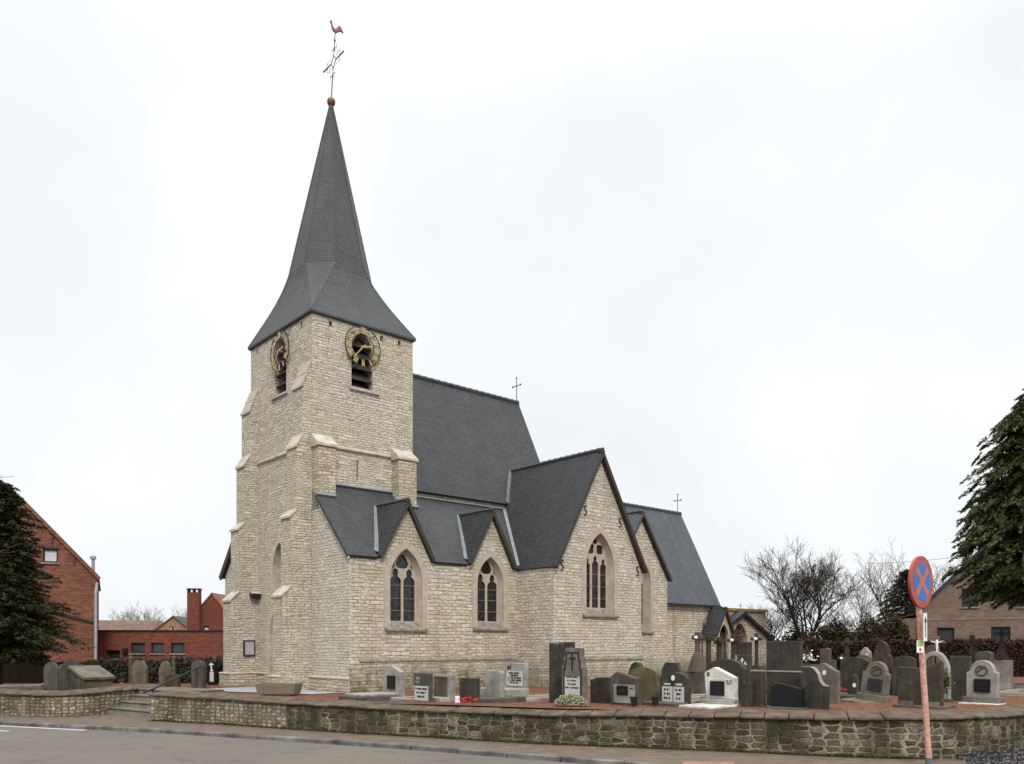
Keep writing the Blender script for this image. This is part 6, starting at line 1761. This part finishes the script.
# houses behind the annex
t = thing('tiled_house', 'long low house with brown tiled roof behind the annex', 'house', (xs(112, 60), 60, -0.7))
o = Vector(t.location)
MB().box(-8, xs(149, 60) - o.x, 0, 6, 0, 3.1).build('wall', M['orangebrick'], t)
q = MB(); e0 = xs(152, 60) - o.x; r0_ = xs(141, 60) - o.x
q.face([(-8.2, -0.3, 2.95), (e0, -0.3, 2.95), (r0_, 3, 3.98), (-8.2, 3, 3.98)]); q.face([(e0, -0.3, 2.95), (e0, 6.3, 2.95), (r0_, 3, 3.98)]); q.face([(-8.2, 6.3, 2.95), (-8.2, 3, 3.98), (r0_, 3, 3.98), (e0, 6.3, 2.95)])
q.build('roof', M['browntile'], t)
t, w, rf, o = house('orange_house', 'small orange brick gable house with dark roof left of the tall chimney', xs(154, 55), xs(192, 55), 55, 63, -0.7, 2.3, xs(173, 55), 3.28, 'orangebrick', 'greytile', [(xs(170, 55), xs(174.5, 55), 2.22, 2.62)], fmat='white')
t, w, rf, o = house('dark_brick_house', 'dark red brick gable house with orange roof between chimney and tower', xs(193, 50), xs(232, 50), 50, 58, -0.7, 2.9, xs(212, 50), 4.5, 'darkbrick', 'redtileroof', [(xs(203, 50), xs(209, 50), 2.0, 2.55)], fmat='frame', pmat='blind', eaveL=3.15)
t2 = MB().box(xs(187, 49.5) - o.x, xs(199, 49.5) - o.x, -0.5, -0.1, 0, 4.55 - o.z).build('chimney', M['darkbrick'], t)
MB().box(xs(186.5, 49.5) - o.x, xs(199.8, 49.5) - o.x, -0.54, -0.06, 4.72 - o.z, 4.78 - o.z).build('cap', M['black'], t2)
m = MB()
for a, b in ((187, 188.3), (192.5, 193.5), (197.7, 199)): m.box(xs(a, 49.5) - o.x, xs(b, 49.5) - o.x, -0.5, -0.1, 4.55 - o.z, 4.72 - o.z)
m.build('chimney_pier', M['darkbrick'], t2)
# brick house on the right, turned the other way
HC, HR = (xs(921, 45), 45.0), R(-32)
F = lambda px, py: on_face(px, py, HC, HR)
ez = F(921, 608)[1]; px_, pz_ = F(953, 577); k_ = (pz_ - ez) / px_; hw = 5.2
W4 = []
for (a, b, c, e) in ((961.5, 978.5, 607, 588), (1018, 1036, 607, 586), (937, 954.5, 646, 627.5), (991, 1010.5, 646, 626.5)):
    p, q = F(a, c), F(b, e); W4.append((p[0], q[0], p[1], q[1]))
t, w, rf, o = house('brick_house', 'pale brown brick gable house behind the beech hedge on the right', 0.0, 2 * hw, 0, 11, -0.7, ez, hw, ez + k_ * hw, 'pinkbrick', 'greytile', W4, fmat='black', pmat='shutter')
m = MB().box(-1.1 - o.x, -0.004 - o.x, 0.3, 8, 0, F(908, 618)[1] + 0.7); m.build('side_wing', M['pinkbrick'], t)
m = slab([(-1.2 - o.x, 0.2, F(908, 617)[1] + .7), (0 - o.x, 0.2, F(921, 612)[1] + .7), (0 - o.x, 8, F(921, 612)[1] + .7), (-1.2 - o.x, 8, F(908, 617)[1] + .7)], 0.06); m.build('wing_roof', M['greytile'], t)
m = MB(); m.bar((-0.1 - o.x, -0.08, ez + .7 - .1), (hw - o.x, -0.08, ez + k_ * hw + .7), 0.05, 0.16); m.build('verge_board', M['shutter'], t)
bz = F(940, 620)[1] + 0.7
MB().box(0.05 - o.x, 2 * hw - 0.05 - o.x, -0.02, 0.05, bz, bz + 0.07).build('brick_band', M['dressedgrey'], t)
turn(t, HC, HR)

# overhead cable
m = MB(); A = Vector((xs(690, 80), 80, 1.4 + 3 * 80 / 830)); 
pts = []
for k in range(13):
    f = k / 12; p = Vector((xs(868, 60), 60, 7.3)).lerp(Vector((xs(1080, 38), 38, 6.4)), f); p.z -= 1.2 * 4 * f * (1 - f) * 0.25; pts.append(p)
m.tube(pts, 0.012, 5)
tag(m.build('overhead_cable', M['black']), 'thin dark overhead cable crossing behind the road sign to the conifer', 'cable')

# ------------------------------------------------------------------ road sign
base = Vector((xs(929.3, 13.7), 13.7, PAVZ)); top = Vector((xs(919.0, 13.75), 13.78, 2.20))
t = thing('road_sign', 'no stopping road sign, red rimmed blue disc with red cross on a faded red pole', 'road sign', base)
d = top - base
m = MB(); m.tube([d * 0.045, d * 1.14], 0.048, 12); m.build('pole', M['pole'], t, smooth=False)
m = MB(); m.tube([(0, 0, 0), d * 0.045], 0.056, 12); m.build('ground_sleeve', M['sleeve'], t)
c = Vector((xs(921.6, 13.7), 13.68, 1.4 - (582 - 645) * 13.7 / 830)) - base
nrm = Vector((0.650, -0.760, 0.0)).normalized()
ax = Z.cross(nrm) * -1
ax = Vector((-nrm.y, nrm.x, 0)).normalized()
upd = (d.normalized() - nrm * d.normalized().dot(nrm)).normalized()
axd = upd.cross(nrm).normalized() 
if axd.cross(upd).dot(nrm) < 0: axd = -axd
Rd = 0.43
disc = MB(); disc.plate(circ(0, 0, Rd, 40), [], c, axd, upd, -0.045, 0.0); dk = disc.build('disc', M['signred'], t, bevel=0.008)
m = MB(); ri = Rd * 0.72
gap = 0.055
for k in range(4):
    a0 = R(45 + 90 * k)
    # blue segments between the arms of the cross
    P = []
    lo, hi = a0 + math.asin(gap / ri), a0 + PI / 2 - math.asin(gap / ri)
    mid = a0 + PI / 4
    inn = gap * math.sqrt(2)
    P.append((inn * math.cos(mid), inn * math.sin(mid)))
    for i in range(13):
        a = lo + (hi - lo) * i / 12; P.append((ri * math.cos(a), ri * math.sin(a)))
    m.plate(P, [], c, axd, upd, 0.0, 0.003)
m.build('blue_field', M['signblue'], dk)
m = MB()
for k in range(4):
    a0 = R(45 + 90 * k); dd = axd * math.cos(a0) + upd * math.sin(a0); 
m = MB(); 
for s in (1, -1):
    dd = (axd + upd * s).normalized(); m.bar(c + dd * -ri * 0.99 + nrm * 0.002, c + dd * ri * 0.99 + nrm * 0.002, gap * 1.9, 0.004, nrm)
# a single X-shaped mesh: one arm is a hair prouder where they cross
for i, v in enumerate(m.v):
    if i >= 8: v += nrm * 0.0015
m.build('red_cross', M['signx'], dk)
cl = MB(); q = c - nrm * 0.045
cl.obox(q + upd * -0.05 - nrm * 0.02, axd, nrm, upd, 0.08, 0.03, 0.02); cl.obox(q + upd * 0.2 - nrm * .02, axd, nrm, upd, 0.08, 0.03, 0.02); cl.build('clamp', M['zinc'], t)
# arrow plate
pc = Vector((xs(924.6, 13.62), 13.60, 1.4 - (627 - 645) * 13.6 / 830)) - base
m = MB(); m.plate([(-0.06, -0.23), (0.06, -0.23), (0.06, 0.23), (-0.06, 0.23)], [], pc, axd, upd, -0.006, 0.006); ap = m.build('arrow_plate', M['white'], t)
m = MB(); m.plate([(-0.014, -0.17), (0.014, -0.17), (0.014, 0.08), (0.045, 0.08), (0, 0.18), (-0.045, 0.08), (-0.014, 0.08)], [], pc, axd, upd, 0.006, 0.009); m.build('arrow', M['ink'], ap)
# stickers wrapped on the pole
sc_ = Vector((xs(922.0, 13.6), 13.66, 1.4 - (646.5 - 645) * 13.66 / 830)) - base
f2 = Vector((0.35, -1, 0)).normalized(); a2 = Vector((1, 0.35, 0)).normalized()
m = MB(); m.plate(rect(-0.072, 0.072, -0.10, 0.10), [], sc_, a2, Z, -0.004, 0.0); st_ = m.build('sticker', M['white'], t)
m = MB(); m.plate(rect(-0.055, 0.055, 0.005, 0.09), [], sc_, a2, Z, 0.0, 0.002); m.build('green_field', M['lime'], st_)
m = MB(); m.plate(circ(0.0, -0.05, 0.026, 12), [], sc_, a2, Z, 0.0, 0.002); m.build('red_dot', M['stickred'], st_)
m = MB(); m.plate(circ(0.0, 0.047, 0.02, 12), [], sc_, a2, Z, 0.002, 0.003); m.build('white_dot', M['white'], st_)
